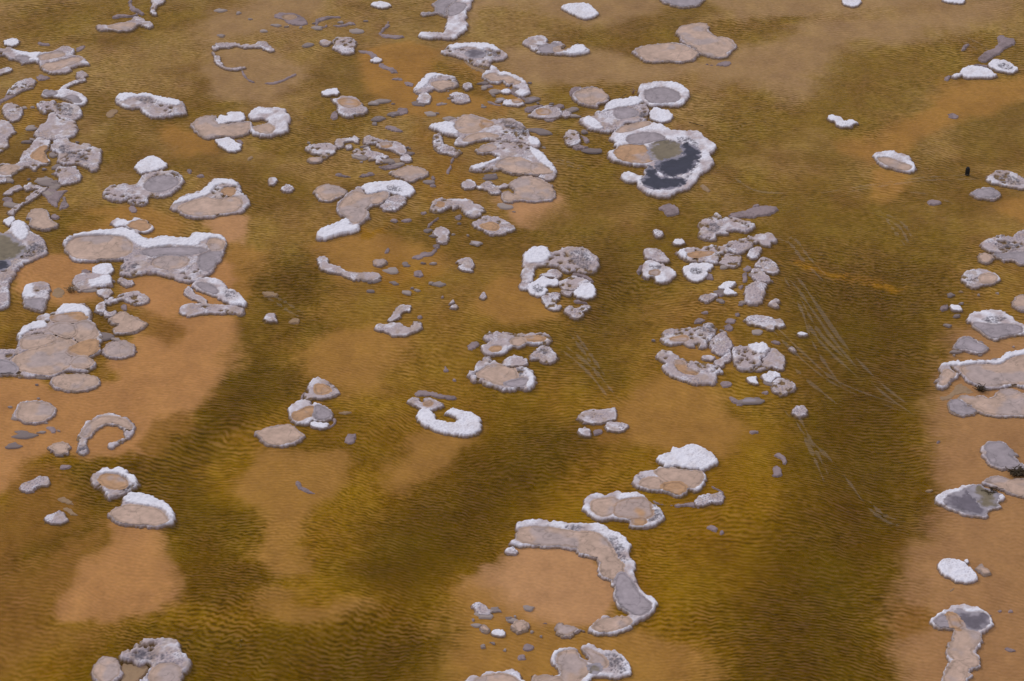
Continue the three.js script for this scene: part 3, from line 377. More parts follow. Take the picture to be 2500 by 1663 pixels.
20 G .22|huge terraced flat of tan pools behind a white scalloped wall, at the frame edge|-5,89 8,88 15,88 18,90 21,82 23,77 20,74 21,68 25,63 34,59 42,55 43,51 50,48 60,45 65,43 68,39 72,36.5 82,35.5 92,35 98,36 101,40 103,44 105,47 104,50 102,54 107,57 111,63 115,70 116.5,75 115,80 114,90 108,94 102,97 106,100 110,103 108,107 100,112 90,113 82,112 76,112 70,114 62,118 54,119 46,118 36,119 26,119 16,117 6,116 -5,117|t 18,100 30,92 50,86 64,82 70,75 80,78 84,84 79,91 81,99 78,107 60,115 40,114 22,109|t 28,76 44,73 57,73 62,78 52,82 36,86 27,86|w 65,43 72,37 92,36 100,40 104,48 100,51 92,46 76,46 68,48|w 21,72 26,63 42,56 54,58 52,63 40,65 28,70 23,76|o 60,52 76,49 94,48 96,54 80,57 66,56|t 87,63 96,57 104,60 110,72 100,78 92,77 87,70|o 80,91 92,83 108,79 113,84 104,94 92,96 84,94|k 6,98 16,94 28,96 20,101 8,101|t 84,103 92,98 100,99 105,104 96,109 87,108|g -5,103 6,103 15,108 16,114 -5,115|t 58,66 68,60 82,62 84,70 80,74 70,71
20 P .12|oval putty-coloured plate below the huge terraced flat|57,125 62,120 70,116 80,116 92,116 104,117 111,120 114,125 112,129 104,133 94,136 82,136 70,134 62,131
30 P .14|oval putty-coloured plate with grey rim, farther out than the terraced flat|15,6 18,0 22,-7 30,-9 42,-10 54,-9 60,-5 64,0 63,5 58,10 50,14 42,15.5 32,15 22,12 17,10
20 W|white stepped crest ending in a knob, above a pale bar|220,14 226,9 234,6 244,6 253,8 259,14 261,18 268,19 274,23 278,28 282,32 283,36 281,38 276,37 268,36 260,33 252,29 244,26 236,23 228,19|g 228,13 240,14 249,23 244,24 234,19|k 258,22 268,22 272,28 262,30
20 G .08|thin grey arm curving down from the white stepped crest|213,19 217,16 222,20 224,24 232,27 238,32 236,36 228,33 220,29 214,25
20 G .12|long pale bar with a bright lower edge at the head of an orange fan|205,42 210,37 218,35 230,35 238,35 250,36 262,37 274,39 280,41 281,45 276,48 268,46 250,46 238,46 230,47 220,49 210,47
21 Y|pale drowned leaf in olive water below the dark tan strip|64,20 70,19 78,19 86,23 80,26 70,26 66,23
21 G .1|tiny lilac dome in olive water under the drowned leaf|69,50 73,47 78,47 81,51 83,55 76,55 70,54
21 Y|tiny sandy dome next to the tiny lilac dome|96,53 104,50 110,53 108,56 100,57
21 G .07|bent grey thumb above the pale winged mound|210,53 216,48 218,42 223,38 229,36.5 235,38 234,43 226,46 222,52 214,56
21 G .16|pale winged mound in mid water|195,63 199,59 208,59 215,57 222,57 229,60 236,63 241,56 247,55.5 249,61 244,66 237,69 228,72 218,72 210,69 204,66 198,66
21 G|pale hooded mound over an ochre mouth|117,132 120,126 124,122 130,120.5 136,123 142,124 148,129 152,134 153,138 148,141 142,143 132,144 126,143 122,144.5 117,145 115,141 121,136|o 129,129 136,130 143,135 138,138 130,138
21 S|drowned flank at the side of the pale hooded mound|109,143 112,137 117,136 114,141 113,146
31 W .2|open white shell around an orange pool|97,5 97,-1 100,-5 106,-9 114,-10.5 120,-9 123,-5 126,-8 133,-6 140,-3 145,1 146,6 143,10 136,13 128,13 124,12 120,15 112,16 104,14 98,10|o 103,6 112,2 123,-2 127,3 124,7 116,8 108,12 102,9|g 129,-3 138,0 143,5 139,10 130,11 127,8 130,4
31 W|crumbly white spur under the open white shell|121,15 126,14 132,15.5 138,16 142,17 140,20 132,21 125,20
31 S|drowned hook curling round the crumbly white spur|146,9 151,9 152,13 148,18 141,22 132,23 140,19 146,15
31 P .16|yellowish-floored oval mound with grey rim below the open shell|58,27 62,24 70,21 78,19 88,17.5 96,17 102,20 106,24 112,27 113,30 110,35 104,38 98,40 90,42 82,42 74,41 68,38 64,35 64,32 59,29
31 S|drowned striped cup east of the yellowish-floored mound|158,33 163,28 170,26 175,25 175,31 174,36 168,39 162,38
31 S|drowned grey slug on a pale sand fan|103,84 106,79 111,82 113,87 120,90 126,94 130,96 124,97 114,95 107,91
31 Y|drowned pale lens above the striped cup|152,2 162,0 171,1 168,4 158,5
22 G .08|tiny grey tooth above the pale sand fan of the crag|81,27 85,22 88,27 86,30 82,29
22 G .06|tiny grey slip, upper one of a pair on a sand tongue|46,35 50,31 51,33 48,35
22 G .06|tiny grey slip, lower one of a pair on a sand tongue|47,39 52,36 55,37 54,40 49,40
22 S|tiny drowned speck above the pair of grey slips|35,26 39,24 40,27 36,28
22 S|tiny drowned bead north of the bent grey thumb's tip|8,49 12,47 16,49 15,51 10,52
22 G .22|smooth forked slab shaped like a pair of loaves|85,74 88,70 96,68 106,68 116,69.5 130,69.5 144,69 156,70 162,73 163,76 160,80 154,81.5 144,81.5 134,81 130,84 124,86 118,85 114,88 108,91.5 100,93 92,94 86,92 83,88 84,84 90,80 94,78 88,77|o 94,88 98,86 103,86 102,89 96,90|o 134,76 144,74 154,76 150,78 140,78|t 118,78 128,76 131,80 122,84
22 G|nubby grey mound with a hole, east of the forked slab|138,97 141,92 146,88 150,84 156,83.5 162,86 167,92 169,96 167,101 161,103 154,102 150,100 144,99|k 150,88 158,87 160,93 152,93
22 G|smooth striped lozenge under the forked slab|107,103 110,99 116,96 122,95 130,97 134,100 136,103 132,106 124,107 116,107.5 109,106
22 S|drowned pale blob west of the forked slab|66,83 70,79 76,77 81,80 78,85 70,88
22 G|ragged basin of pale mud with a white bluff on its far side|67,116 70,113 75,113 76,107 80,101 85,102 85,97 92,96.5 93,100 96,101 108,106 116,109 124,108 130,108 134,108 138,110 141,112 143,118 145,124 143,129 140,132 134,134 126,133 118,134 108,134.5 100,132 94,129 88,128 82,124 74,124 70,120|t 82,115 92,108 104,107 116,110 121,116 121,122 114,125 108,128 98,126 88,120 80,118|w 130,110 138,112 144,122 142,130 134,133 134,126 136,120|k 121,112 126,110 130,114 126,120 121,118|g 112,128 122,125 134,124 132,128 118,130
22 S|tiny drowned blob west of the ragged basin|37,110 41,105 46,109 45,112 40,113
22 S|tiny drowned dot beneath the ragged basin's west tip|49,121 52,120 54,123 50,123
22 S|drowned violet bar above a pitted pale leaf|5,138 8,134 16,133.5 26,135 36,138 48,139 55,142 50,145 38,144 28,142 18,141 8,141
22 G .16|pitted pale leaf with an orange dimple above the white horseshoe|-2,147 4,143 10,144 14,148 18,144 24,143 30,146 36,149 38,152 32,155 28,157 16,157 8,153 2,150|o 18,150 23,148 25,151 20,153
32 W .28|bright white horseshoe mound|9,9 11,3 14,0.5 22,1 27,4 29,8 32,12 40,14 48,15 54,15 55,12 50,7 44,5 40,5 44,1 50,-1 56,0 64,2 72,4 78,7 82,11 81,14 83,17 81,22 78,26 72,29 66,30.5 56,30 46,28 38,26.5 28,24 18,19 12,14
03 W|broad white plate with a lilac top, highest in the scalloped chain|28,103 30,98 36,96 46,95 56,94 68,95 76,97 82,102 86,106 84,111 82,115 78,119 74,122 66,121.5 58,120 50,121 44,122 39,120 34,117 27,114 28,108|g 37,106 46,103 58,102 72,107 71,116 56,118 42,117
03 W|small white lobe tucked under the broad lilac-topped plate|41,132 42,126 48,123.5 56,126 62,127 66,131 65,136 60,139 54,140 46,138 43,136
02 G .26|scalloped white chain with a grey pool, joined above the dark-floored island|197,139 200,135 206,134 213,133 214,128.5 220,128 224,125 225,121 230,117 236,115 245,114 255,112 262,112 268,116 273,122 275,128 272,134 270,139 264,140 256,141 248,141 242,146 238,148 232,151 222,151 214,149 206,147 201,143|w 214,130 224,124 230,117 245,114 262,112 268,118 256,122 240,124 226,128|g 238,127 246,125 254,126 261,129 259,133 252,135 241,136|k 263,132 269,128 272,132 266,136|w 198,138 206,135 214,138 222,148 214,149 202,143
03 W .34|great dark-floored island ringed by white salt|-4,155 2,150 6,146 16,143 26,141 36,138.5 42,140 50,142 58,145 62,148 70,150 80,150 90,150 98,152 101,155 108,160 114,164 116.5,169 114,174 109,176 112,181 114,186 110,192 106,196 100,199 97,203 93,209 88,214 82,217 76,218 70,221 62,225 54,225.5 46,224 38,221 32,217 27,213 25,209 18,209 10,206 9,203 11,199 18,198 24,200 30,202 35,202 35,195 38,192 35,189 28,189 22,189 14,187 6,185 0,184 -4,182 -7,178 -6,174 0,172 3,168 -1,167 2,164 -4,160|o 2,176 8,169 20,167 32,168 40,176 42,184 34,187 22,186 8,183|t 4,152 12,146 26,142 36,140 40,142 28,147 14,151|v 42,169 56,161 68,164 79,168 76,178 66,183 56,188 46,182|d 50,193 54,187 66,184 76,182 82,176 80,168 84,166 92,170 96,178 92,188 86,196 76,200 62,203|d 38,192 46,198 52,204 64,206 76,206 80,209 74,214 60,217 48,217 38,214 33,209 38,202|k 72,160 86,159 94,164 99,172 99,184 94,194 84,206 78,212 84,200 92,188 96,178 90,168 78,166|g 18,158 34,154 48,155 56,159 46,162 30,165 18,164
03 S|drowned violet comma below the two tan-floored oyster mounds|103,72 112,73 120,71 127,69 134,70 135,72 130,75 122,75 112,74
03 Q .2|pale grey-floored bowl cut by the top edge|53,-5 103,-5 101,2 96,5 88,7 80,8 72,7 62,4 55,1
03 P .2|low oyster-shaped mound with tan floor, lower of the touching pair|22,59 26,55 34,52 44,51 54,50 66,49 78,50 86,53 93,57 97,61 94,66 88,69 80,71 72,70.5 60,70 50,71 42,71 34,69 28,64
03 P .2|folded oyster-shaped mound with tan floor, upper of the touching pair|71,38 72,34 76,30 84,28 94,26 104,26 108,30 108,34 114,39 119,42 126,42 132,44 138,49 140,53 136,57 132,60 128,65 120,66 112,65 104,63 97,60 90,54 82,50 77,46 76,42
04 W|small pitted white lens just under the top edge in open water|27,2 29,-3 44,-3 47.5,3 44,6 38,7 31,5.5
04 W|white sliver cut by the top edge near the dark upper corner|142,-1 150,-5 165,-4 167,1 163,3.5 156,3 148,2
04 S|drowned blue-grey chain in the dark upper corner|204,42 208,39 214,40 216,42 224,43 226,47 222,51 216,54 210,58 208,61 202,63 198,67 192,70 186,69 182,66 186,62 192,57 200,54 204,50 206,46
04 S|drowned blue-grey comma west of the blue-grey chain|163,54 166,50 173,49 172,52 168,56 164,57
04 S|drowned flank behind the smooth white boat-shaped mound|174,75 180,72 188,73 194,74 194,76 188,75 178,74.5
04 W|smooth white boat-shaped mound with a short tail|164,80 168,77 178,75.5 188,77 196,80 202,84 204,86 200,88 190,88.5 178,89 168,88 163,86 158,89 153,87 155,85 162,84
04 W|pitted white lens next to the boat-shaped mound|195,73 198,70 202,68 210,69 218,71 224,75 228,79 226,81 220,83 212,82 204,80 198,77|k 205,73 216,73 222,79 212,80
04 S|drowned blue stub at the boat-shaped mound's tail|143,90 146,86 152,85 152,88 147,92
04 W|small white sea-slug mound alone in rippled water|10,134 13,132 18,133 24,134 28,138 31,139 34,137 38,137 42,139 45,141 40,142 36,145 30,145.5 24,145 20,142 18,139 13,137
04 S|drowned violet lens in open water below the boat-shaped mound|148,130 153,129 160,131 162,134 158,136 150,134
14 W|white salt cake with a tan step, alone in rippled olive water|62,22 66,19 72,17.5 80,17.5 86,16.5 90,19 97,20.5 104,23 106,27 109,31 110.5,35 109,39 104,41 98,40 90,38 82,36 74,33 68,29 65,25|t 70,26 80,26 90,30 100,33 104,35 100,38 88,36 76,31
14 G|dark pitted mound with scalloped edge near the black post|191,48 196,44 202,40 208,38.5 216,39 224,42 231,45 236,49 240,55 236,59 228,59 218,57 210,55 202,54 196,52|k 201,48 213,44 226,48 233,55 218,55
14 Q .18|neat lens-shaped mound with grey hollow under the dark pitted mound|174,65 180,61 188,59 196,58.5 204,61 209,65 207,69 202,71.5 192,71 182,70
14 S|drowned violet lens between wave lines west of the neat lens|124,74 128,71.5 136,72 142,74 138,77 128,78
14 G .3|knobbly pitted ridge cut by the frame edge beside a round grey pebble|187,123 190,119 196,117 204,115 210,113 216,114 222,115 228,111 236,108 244,106 244,130 232,130 222,131 214,133 208,134 202,133 196,131 190,128|k 202,125 214,121 226,123 238,124 230,128 210,130
14 Q .1|flat grey apron under the knobbly pitted ridge|200,134.5 210,134 222,132 244,131 244,147 232,147 224,142 212,142 206,139
14 P .14|round grey pebble mound at the foot of the knobbly pitted ridge|183,139 185,134 192,133 198,136 200,139 197,143 190,145 185,143
24 G|half-pitted shell with a tan basin|164,8 166,2 170,-2 178,-4 188,-4 198,-1 204,2 208,5 206,9 200,12 194,13.5 188,13 184,15 178,16.5 172,14 168,11|t 188,4 198,2 203,6 198,11 188,11|k 170,9 178,5 184,6 180,10
24 S|tiny drowned disc beside a tiny white bean|138,40 142,36 148,35 150,38 146,42 140,42
24 W|tiny white bean above the broad smooth grey-lapped mound|151,37 154,36 160,37 164,42 160,43 156,43 153,41
24 Y|tiny sandy nub below the half-pitted shell|159,20 163,18 167,21
24 P .18|smooth lilac mound cut by the frame edge above the grey-lapped mound|222,34 224,29 229,25.5 236,25 244,26 244,42 232,42 226,39
24 W .26|broad mound with white crest and smooth grey lap|170,54 173,49 178,46 186,44.5 192,42.5 200,42 208,43 216,47 222,52 228,56 234,59 240,62 238,68 232,71 222,71 214,73 208,75 203,76 196,74.5 189,71 184,66 178,62 176,58|g 178,60 186,59 200,61 214,60 230,63 230,68 214,71 202,74 190,70|k 188,55 202,50 216,52 204,58
24 Q .16|grey-floored lozenge with thin white rim|155,85 158,79 164,74 172,72.5 178,75 184,79 191,83 194.5,86 191,90 186,92 176,91 166,89 158,87.5
24 G .24|tan tableland with a white northern lip and a hooked foot|139,108 142,105 150,102.5 158,101.5 170,101.5 182,100.5 194,100 203,101 208,97 214,93 222,90 232,88.5 244,87 244,132 232,131 224,129 214,131 204,132 194,132.5 184,130 176,127 170,124 166,119 162,114 156,110 152,109 154,113 160,116 158,120 152,123 148,127 145,131 140,132 136,129 135,124 138,120 139,115|t 166,110 180,107 204,108 220,101 244,96 244,127 220,126 200,129 184,127 173,121|w 140,107 150,103 170,102 203,101 214,93 232,89 244,88 244,93 222,97 210,106 190,104 165,107 150,107|t 141,119 148,113 154,116 150,121 144,127 139,127
24 Q .12|grey-floored scallop at the near side of the tan tableland|148,151 152,146 158,144.5 164,147 171,152 178,156 181,158 176,163 168,164 160,163 152,159 149,155
24 P .1|broad flat tan plate below the tan tableland, cut by the frame edge|159,144 164,140 176,141 188,141 194,144 200,141 204,137 214,133 226,134 236,138 244,141 244,166 226,164 212,165 196,164 186,161 180,157 172,152 164,147
24 Y|smooth drowned mauve shelf under the hooked foot of the tableland|137,141 146,138 152,133 156,127 164,126 172,130 178,136 172,139 162,139 156,142 150,146 142,146
23 W .14|small white three-lobed crumb near a leaning grey boulder|121,15 125,12 132,10 138,10 141,12 136,15 132,18 136,20 139,23 132,25 127,24 125,21 127,19 122,18
23 S|tiny drowned wedge beside the three-lobed crumb|142,14 148,12 150,13 146,18 143,17
23 S|tiny drowned wedge under the three-lobed crumb|117,22 122,22 126,25 122,27 118,25
23 G .07|low grey fish-shaped lump below the three-lobed crumb|98,27 102,24 108,24 115,23.5 118,26 114,29 110,31 108,34 104,33 99,30
23 G .3|tall leaning grey boulder with brown streaks|149,21 151,17 156,13 162,10 170,11 175,12 174,18 173,23 171,29 169,33 165,35.5 158,35.5 152,33 150,30 151,26
23 G .12|flat grey lump atop the tall leaning boulder|158,-4 162,-6 170,-4 174,1 178,5 180,8 176,10.5 168,10 161,8 158,4
13 G .1|oval grey lump at the head of the leaning boulder's row|162,148 166,142 172,139 178,140 184,145 187,150 188,155 184,157 178,156 172,155 170,151 164,150
23 S|drowned grey strip beside the flat grey lump|147,-1 153,-2 154,5 153,9 148,10 146,6
13 S|tiny drowned wedge under the small slanting pebble|147,152 151,147.5 156,148 160,152 156,154 150,154
13 G .14|small slanting pebble between long chain and oval grey lump|153,137 156,131 161,127.5 168,127 169,130 166,135 163,139 158,139.5
13 G|square pitted mound under the long pale chain|123,142 126,137 131,134.5 138,135.5 144,136 145,140 143,146 139,150 132,149 126,147 122,145
13 G .2|long pale chain with a white nose and orange slit|72,133 75,130 82,128.5 92,127.5 100,129 104,127 112,125 120,126.5 126,125 132,121 140,119 148,118 152,115 156,113.5 164,113 170,112 178,111 184,114 187,119 184,121 180,121 180,124 176,125.5 170,123 166,121 160,122 158,125 155,128 150,131 142,134 138,133 134,131 128,133 121,134 121,137 119,142 120,145 114,145 106,144 98,144 90,143 84,141 78,138|w 72,133 80,130 84,136 82,140 76,137|o 86,136 100,134 112,134 106,137 90,138
13 G .24|spiky pale mound with a pitted face and a long flat tail|97,101 100,96 106,93 112,92 115,89 119,88 123,91 124,94 130,92 140,94 150,97 158,99 161,103 157,107 150,109 140,107 132,108 128,108 130,111 120,111 116,113 116,118 112,119 104,117 98,114 98,109 99,105|k 106,102 116,100 122,107 112,111
13 S|drowned grey slab behind the spiky pale mound|130,90 136,86 146,84 154,82 162,79 172,78 180,78 187,79.5 190,84 184,87 178,89 166,91 158,93 150,92 140,92.5 134,91
13 S|tiny drowned lens above the drowned grey slab|158,79 163,76 169,77 166,79.5 160,80.5
13 S|drowned lilac leaf below the great dark-floored island|50,81 56,77 64,76 71,78 75,83 74,87 68,89 63,90 58,88 55,84
13 Y|peach-coloured drowned patch off the great dark-floored island|97,55 102,52 108,56 112,61 108,64 103,61
13 G .1|tiny pinkish nub west of the spiky pale mound|45,108 49,106.5 53,108 56,112 53,115 49,114
13 W .1|tiny white double bead south of the pinkish nub|68,121 72,118 78,118 80,121 76,123.5 70,123
13 G .26|rounded pale head over a white shoulder, beside the drowned flake|34,132 37,129 44,129 52,130 57,134 60,139 63,142 60,144 55,144.5 50,143.5 46,142 42,141 37,139 34,136
13 W .22|white shoulder with rusty hollow under the rounded pale head|33,148 35,144 39,142 44,143 50,146 56,147 62,150 67,153 70,156 69,160 66,163 63,166 58,167 52,167 48,165 47,162 42,160 38,162 35,160 33,155|o 42,156 50,155 49,159 43,159|k 40,148 54,150 50,153 42,152
13 S|drowned flake beside the white shoulder with rusty hollow|25,152 29,147 33,146 32,153 30,158 36,161 35,163 28,158
13 W .18|white-rimmed shell with a grey eye under the long pale chain|80,152 84,148 92,146 100,145.5 108,145.5 113,147 114,150 110,153 107,154 106,158 103,163 96,167 90,166 84,162 81,157|k 88,152 98,151 102,156 92,160
23 S|drowned dark lump at the tail of the grey-eyed shell|103,4 108,0 114,-1 116,4 114,7 108,7
23 G .12|tiny bent crumb east of the tall leaning boulder|178,35 182,31 186,29 190,31 190,33 187,34 189,38 185,40 181,38
23 S|tiny drowned slip below the tall leaning boulder|141,35 144,33 149,34 149,36.5 143,36.5
23 S|tiny drowned bar under the low fish-shaped lump|99,44 103,42.5 109,43 108,45.5 102,46
23 S|drowned oval above the lobed cloud-shaped mound|90,54 94,51 100,50 105,53 102,56 96,58 92,57
23 S|drowned oval west of the long dark cigar|127,53 132,50.5 138,51 141,54 138,57 131,57
23 S|drowned round knob stacked under another drowned oval|125,60 129,57 134,57 137,61 135,66 129,66
23 S|tiny drowned wedge above the stacked drowned ovals|138,46 141,44 145,45 145,48 140,49
23 G .06|long dark grey cigar awash east of the drowned ovals|151,54 154,50 160,49 172,49 180,51 186,53 190,53 194,57 196,60 191,62 186,61 184,64 178,64.5 172,62 162,60 154,58
23 W .1|tiny white bow amid the wave lines|211,69 214,68 220,69 222,70 217,71.5 213,71
23 S|tiny drowned bar below the long dark cigar|179,77 184,76 192,78 192,80 186,80.5 181,79
23 G .06|tiny pale fleck on a wave line below the white bow|201,86 204,84.5 208,87 208,90 204,89
23 G .22|lobed cloud-shaped mound with a dark back corner and rusty slit|53,75 56,72 57,67 62,64 68,64 78,64 86,63 94,63 98,60 104,58.5 112,59 117,63 116,69 113,74 109,78 106,80 105,85 101,86 96,84 96,80 92,82 93,85 86,85 82,82 80,80 74,81 66,82 58,80 54,78|o 67,76 74,74.5 82,74 82,77 74,77|k 98,61 112,60 115,66 104,68
23 G .26|crumpled upright mound between cloud-shaped and twin-headed mounds|110,81 115,74 122,69 128,68 130,73 134,79 136,84 133,89 128,93 124,95 118,93 113,90 112,85
23 G .1|small smooth lens under the cloud-shaped mound|101,97 106,95 112,94.5 116,97 112,100 104,99
23 G .12|low lumpy link below the crumpled upright mound|115,102 120,99 126,95.5 132,92 134,95 133,100 127,103 124,108 118,106
23 G .24|long sloping slab with an orange vein|49,95 53,89 60,89 67,91 74,95 82,99 90,101 98,103 108,104 116,106 121,109 123,114 119,114 117,116 117,122 115,127 108,127 98,128 88,127 80,124 72,121 64,117 58,112 56,108 58,104 56,101 51,98|o 73,102 78,103 80,109 88,113 93,116 84,114 76,110
23 G .34|twin-headed rough pale mound|136,88 139,85 146,84 153,84 157,82 162,82 168,81 174,82 178,86 180,88 176,92 173,96 169,97 168,100 170,103 166,105 162,106 158,111 152,112 144,110 140,106 137,99 137,93|w 154,84 168,81 178,87 172,94 162,92
23 G .14|dark broad flank leaning on the twin-headed mound|173,97 178,90 183,87 190,91 194,95 197,101 195,106 193,111 186,110 180,108 174,110 166,112 160,111 165,107 171,103 170,99
23 W .14|white leaf below the twin-headed mound|169,118 174,115 180,113 186,114 191,118 186,121 180,125 174,124
23 W .12|white chip west of the white leaf|153,121 158,119 164,119 163,124 165,127 158,126
23 G|dark rounded boulder below the white leaf|181,130 184,125 188,121 194,121 202,124 209,129 206,134 200,136 196,139.5 190,139 184,136
23 S|drowned pale oval under the long sloping slab|121,126 124,123 132,123 137,126 134,130 126,131
23 S|tiny drowned lens west of the dark rounded boulder|168,136 172,134 178,135 176,139 170,138
23 S|drowned slanting shape on the tan shoal|130,141 135,140 142,144 148,148 150,150 144,152 138,149 132,145
33 G .14|small dark knob at the end of the wave lines|205,3 207,-2 211,-4 217,-4 221,0 222,4 218,7 213,8 208,6
33 W .3|great bright white scallop on top of the peeling pan|50,56 53,53 60,51 65,49 66,46 71,44 76,44.5 82,42 90,41 98,42 105,46 112,50 117,55 118,59 115,63 110,66 104,68 101,69 94,68.5 86,67.5 78,66.5 72,65.5 66,66 57,65.5 58,63 54,61
33 W .2|peeling mud-floored pan under the great bright scallop|23,82 25,76 29,73 36,71 46,70 52,67 60,67 68,67 80,69 90,70 101,70.5 104,74 104.5,80 102,86 98,91 92,93 86,92 82,96 78,98 71,99 65,97 60,94.5 50,93.5 42,92.5 36,91 28,89 24,86|t 32,86 40,80 48,80 54,86 51,91 42,90|t 49,72 62,69 82,71 98,73 97,84 88,89 76,85 66,85 57,79|k 28,78 35,76 34,82 29,85|o 58,89 74,86 81,92 72,97 62,94
33 G .18|small pale grey slab at the end of a drowned ring|93,106 96,102 104,98 114,96.5 124,96 125,100 125,105 118,107 110,108 104,110 97,110
33 S|long drowned grey ring segment leading to the pale grey slab|40,97 46,103 54,106 64,107 76,107 84,105 92,105 95,110 98,112 84,111.5 72,111 60,110 48,108 42,103
33 S|thin drowned strand closing the ring above the pale grey slab|106,83 112,86 120,90 126,94 126,98 121,97 120,93 112,89
33 W .22|oblong white-rimmed pan with orange floor and dark crust end|-35,106 -32,101 -28,98 -18,97 -10,100 -6,97 0,95 6,95 14,97 26,96 33,99 39,103 44,108 50,112 55,117 57.5,121 55,127 48,131 40,134 32,135 24,135 18,133 17,130 14,127 8,126 0,125 -6,126 -18,126 -26,123 -32,118 -36,112|t -24,108 -10,104 -2,103 3,109 -3,118 -12,122 -21,118|o 5,109 20,104 38,105 40,114 41,122 30,125 16,124 3,121|k 44,109 52,115 54,124 42,130 39,127 43,118|o 20,128 32,127 33,131 22,132
33 S|drowned bead, larger of two, below the oblong pan|106,134 110,131 116,132 120,136 118,140 112,139
33 S|drowned bead, smaller of two, below the oblong pan|121,138 125,137 127,141 122,143
33 S|drowned lens on the tan shoal below the slanting shape|154,24 158,22 166,23 167,26 160,28 155,27
33 S|drowned comma, upper of a pair beside a wave line|182,52 186,48 192,49 198,54 200,59 197,63 193,62 190,56
33 S|drowned heel, lower of a pair beside a wave line|178,75 182,72 181,66 186,63 193,65 194,70 194,74 190,76 182,76
32 G .05|smooth violet tongue awash in dark olive water|194,9 198,4 206,1 218,0.5 228,-1 236,-2 238,4 236,10 228,13 222,15.5 212,16 202,14.5
32 G .05|smooth violet oval under the violet tongue|225,18 230,14.5 236,15 244,15.5 250,17 251,20 248,24 240,25 230,24 225,21
32 G .12|small white-grey bud beside the violet oval|193,23 196,21 203,21.5 207,24 208,28 206,30 198,29.5 194,26
32 S|drowned grey link between the white-grey bud and the violet oval|209,24 214,21.5 222,21.5 224,24 220,28 212,29.5
34 Q .14|smooth grey pan with a thin white hem at the frame edge|187,43 190,39 194,36.5 202,37 212,37.5 218,42 224,47 228,51 225,55 230,60 236,63 244,66 244,69 228,69 218,68.5 208,68 198,64 191,58 188,50
34 W .2|white-hemmed black-floored pan beside dark debris|134,103 138,97 146,93 152,92 158,91 164,88 172,86.5 180,87 186,86 194,90 204,94 212,98 212,103 206,108 211,112 204,114 196,115 193,118 194,122 191,124 184,123 176,122 168,121 160,118 152,115 144,110 137,107|h 146,106 154,100 166,96 175,92 181,100 185,110 190,116 191,120 180,120 166,117 154,112|v 177,95 184,88 192,91 204,96 204,104 202,111 193,113 188,109 182,101
34 P .16|tan slab leaning against the black-floored pan|187,85 192,80 198,77 206,76 214,78 222,80 232,79 244,80 244,102 232,100 224,98 216,95 210,92 202,89 194,87
34 S|tiny drowned bead on the brown shore shelf|133,37 136,34 140,35 140,38 136,39
34 Y|tiny pale nub at the shelf edge above the black-floored pan|121,92 126,90 132,91 128,94
44 W .26|smooth dazzling white pebble-shaped mound on the brown shelf|137,25 139,20 144,17 150,16 157,17 163,17 167,21 170,24 176,28 180,33 182,37 180,40 175,41.5 172,43 164,43 157,41 152,38 147,36 142,33 139,29
44 P .12|small grey ring mound beside the dazzling white mound|180,27 183,24 187,21 190,24 194,28 197,32 193,33 189,34 184,30
44 W .08|tiny white chip between the dazzling mound and the grey ring mound|167,18 170,16.5 172,19 170,21
44 Y|faint pale smear on the brown shelf below the dazzling mound|150,50 156,48 154,52 150,54
44 W .26|mushroom-shaped mound with grey cap and tan stem of stacked plates|129,89 132,84 136,80 142,77 148,73 154,70 162,69 170,69 178,71 186,74 194,78 198,83 199,88 197,94 192,98 188,101 187,105 188,108 186,112 182,117 179,121 182,126 185,131 186,137 182,141 176,143 173,147 176,150 172,155 166,164 140,164 141,157 143,148 149,139 153,134 150,130 147,123 148,117 151,109 154,103 153,97 146,97 138,96 133,93|h 158,84 162,77 170,80 180,80 190,81 192,90 186,95 176,98 166,95 161,90|g 136,88 144,83 150,84 152,94 144,96 138,94|t 154,102 160,96 170,101 183,104 181,112 172,123 181,133 176,140 164,138 154,128 150,120|t 151,141 158,135 168,140 173,146 169,154 160,160 144,160|o 150,80 156,84 162,94 156,96 153,88
44 S|tiny drowned disc, single one on the dim shelf|204,75 208,73 211,75 208,77
44 S|tiny drowned disc, outer one on the dim shelf|216,75 221,72 224,76 218,78
44 S|drowned grey smear on the dim shelf near the lower corner|212,117 220,117 228,121 222,123 214,121
40 P .2|round pale drum with a dark pitted boss, cut by the bottom edge|106,146 108,140 112,134 118,129 124,128 130,129 135,133 138,138 140,145 138,151 132,158 124,162 114,160 108,153|k 121,134 128,131 136,138 134,144 126,143 122,138
40 G .5|big coral-like pale mass rich in holes, cut by the bottom edge|138,125 144,122 152,121 156,116 160,112 166,109.5 174,109 182,107.5 192,108 200,109 205,112 206,118 210,124 214,128 217,131 217,138 214,144 210,146 208,152 206,166 172,166 162,160 168,151 172,144 174,138 168,134 160,137 154,135 150,132 144,131 139,130|k 150,126 170,122 184,126 192,131 180,134 168,132 156,133|t 182,141 196,139 205,144 203,156 180,159 174,154
40 Y|orange drowned floor between the pale drum and the coral-like mass|140,134 150,134 158,138 168,136 172,140 167,149 159,157 148,164 139,158
42 G .1|small grey stone at the tip of the great crescent|110,8 112,4 116,2.5 121,4 123,8 122,10.5 114,10
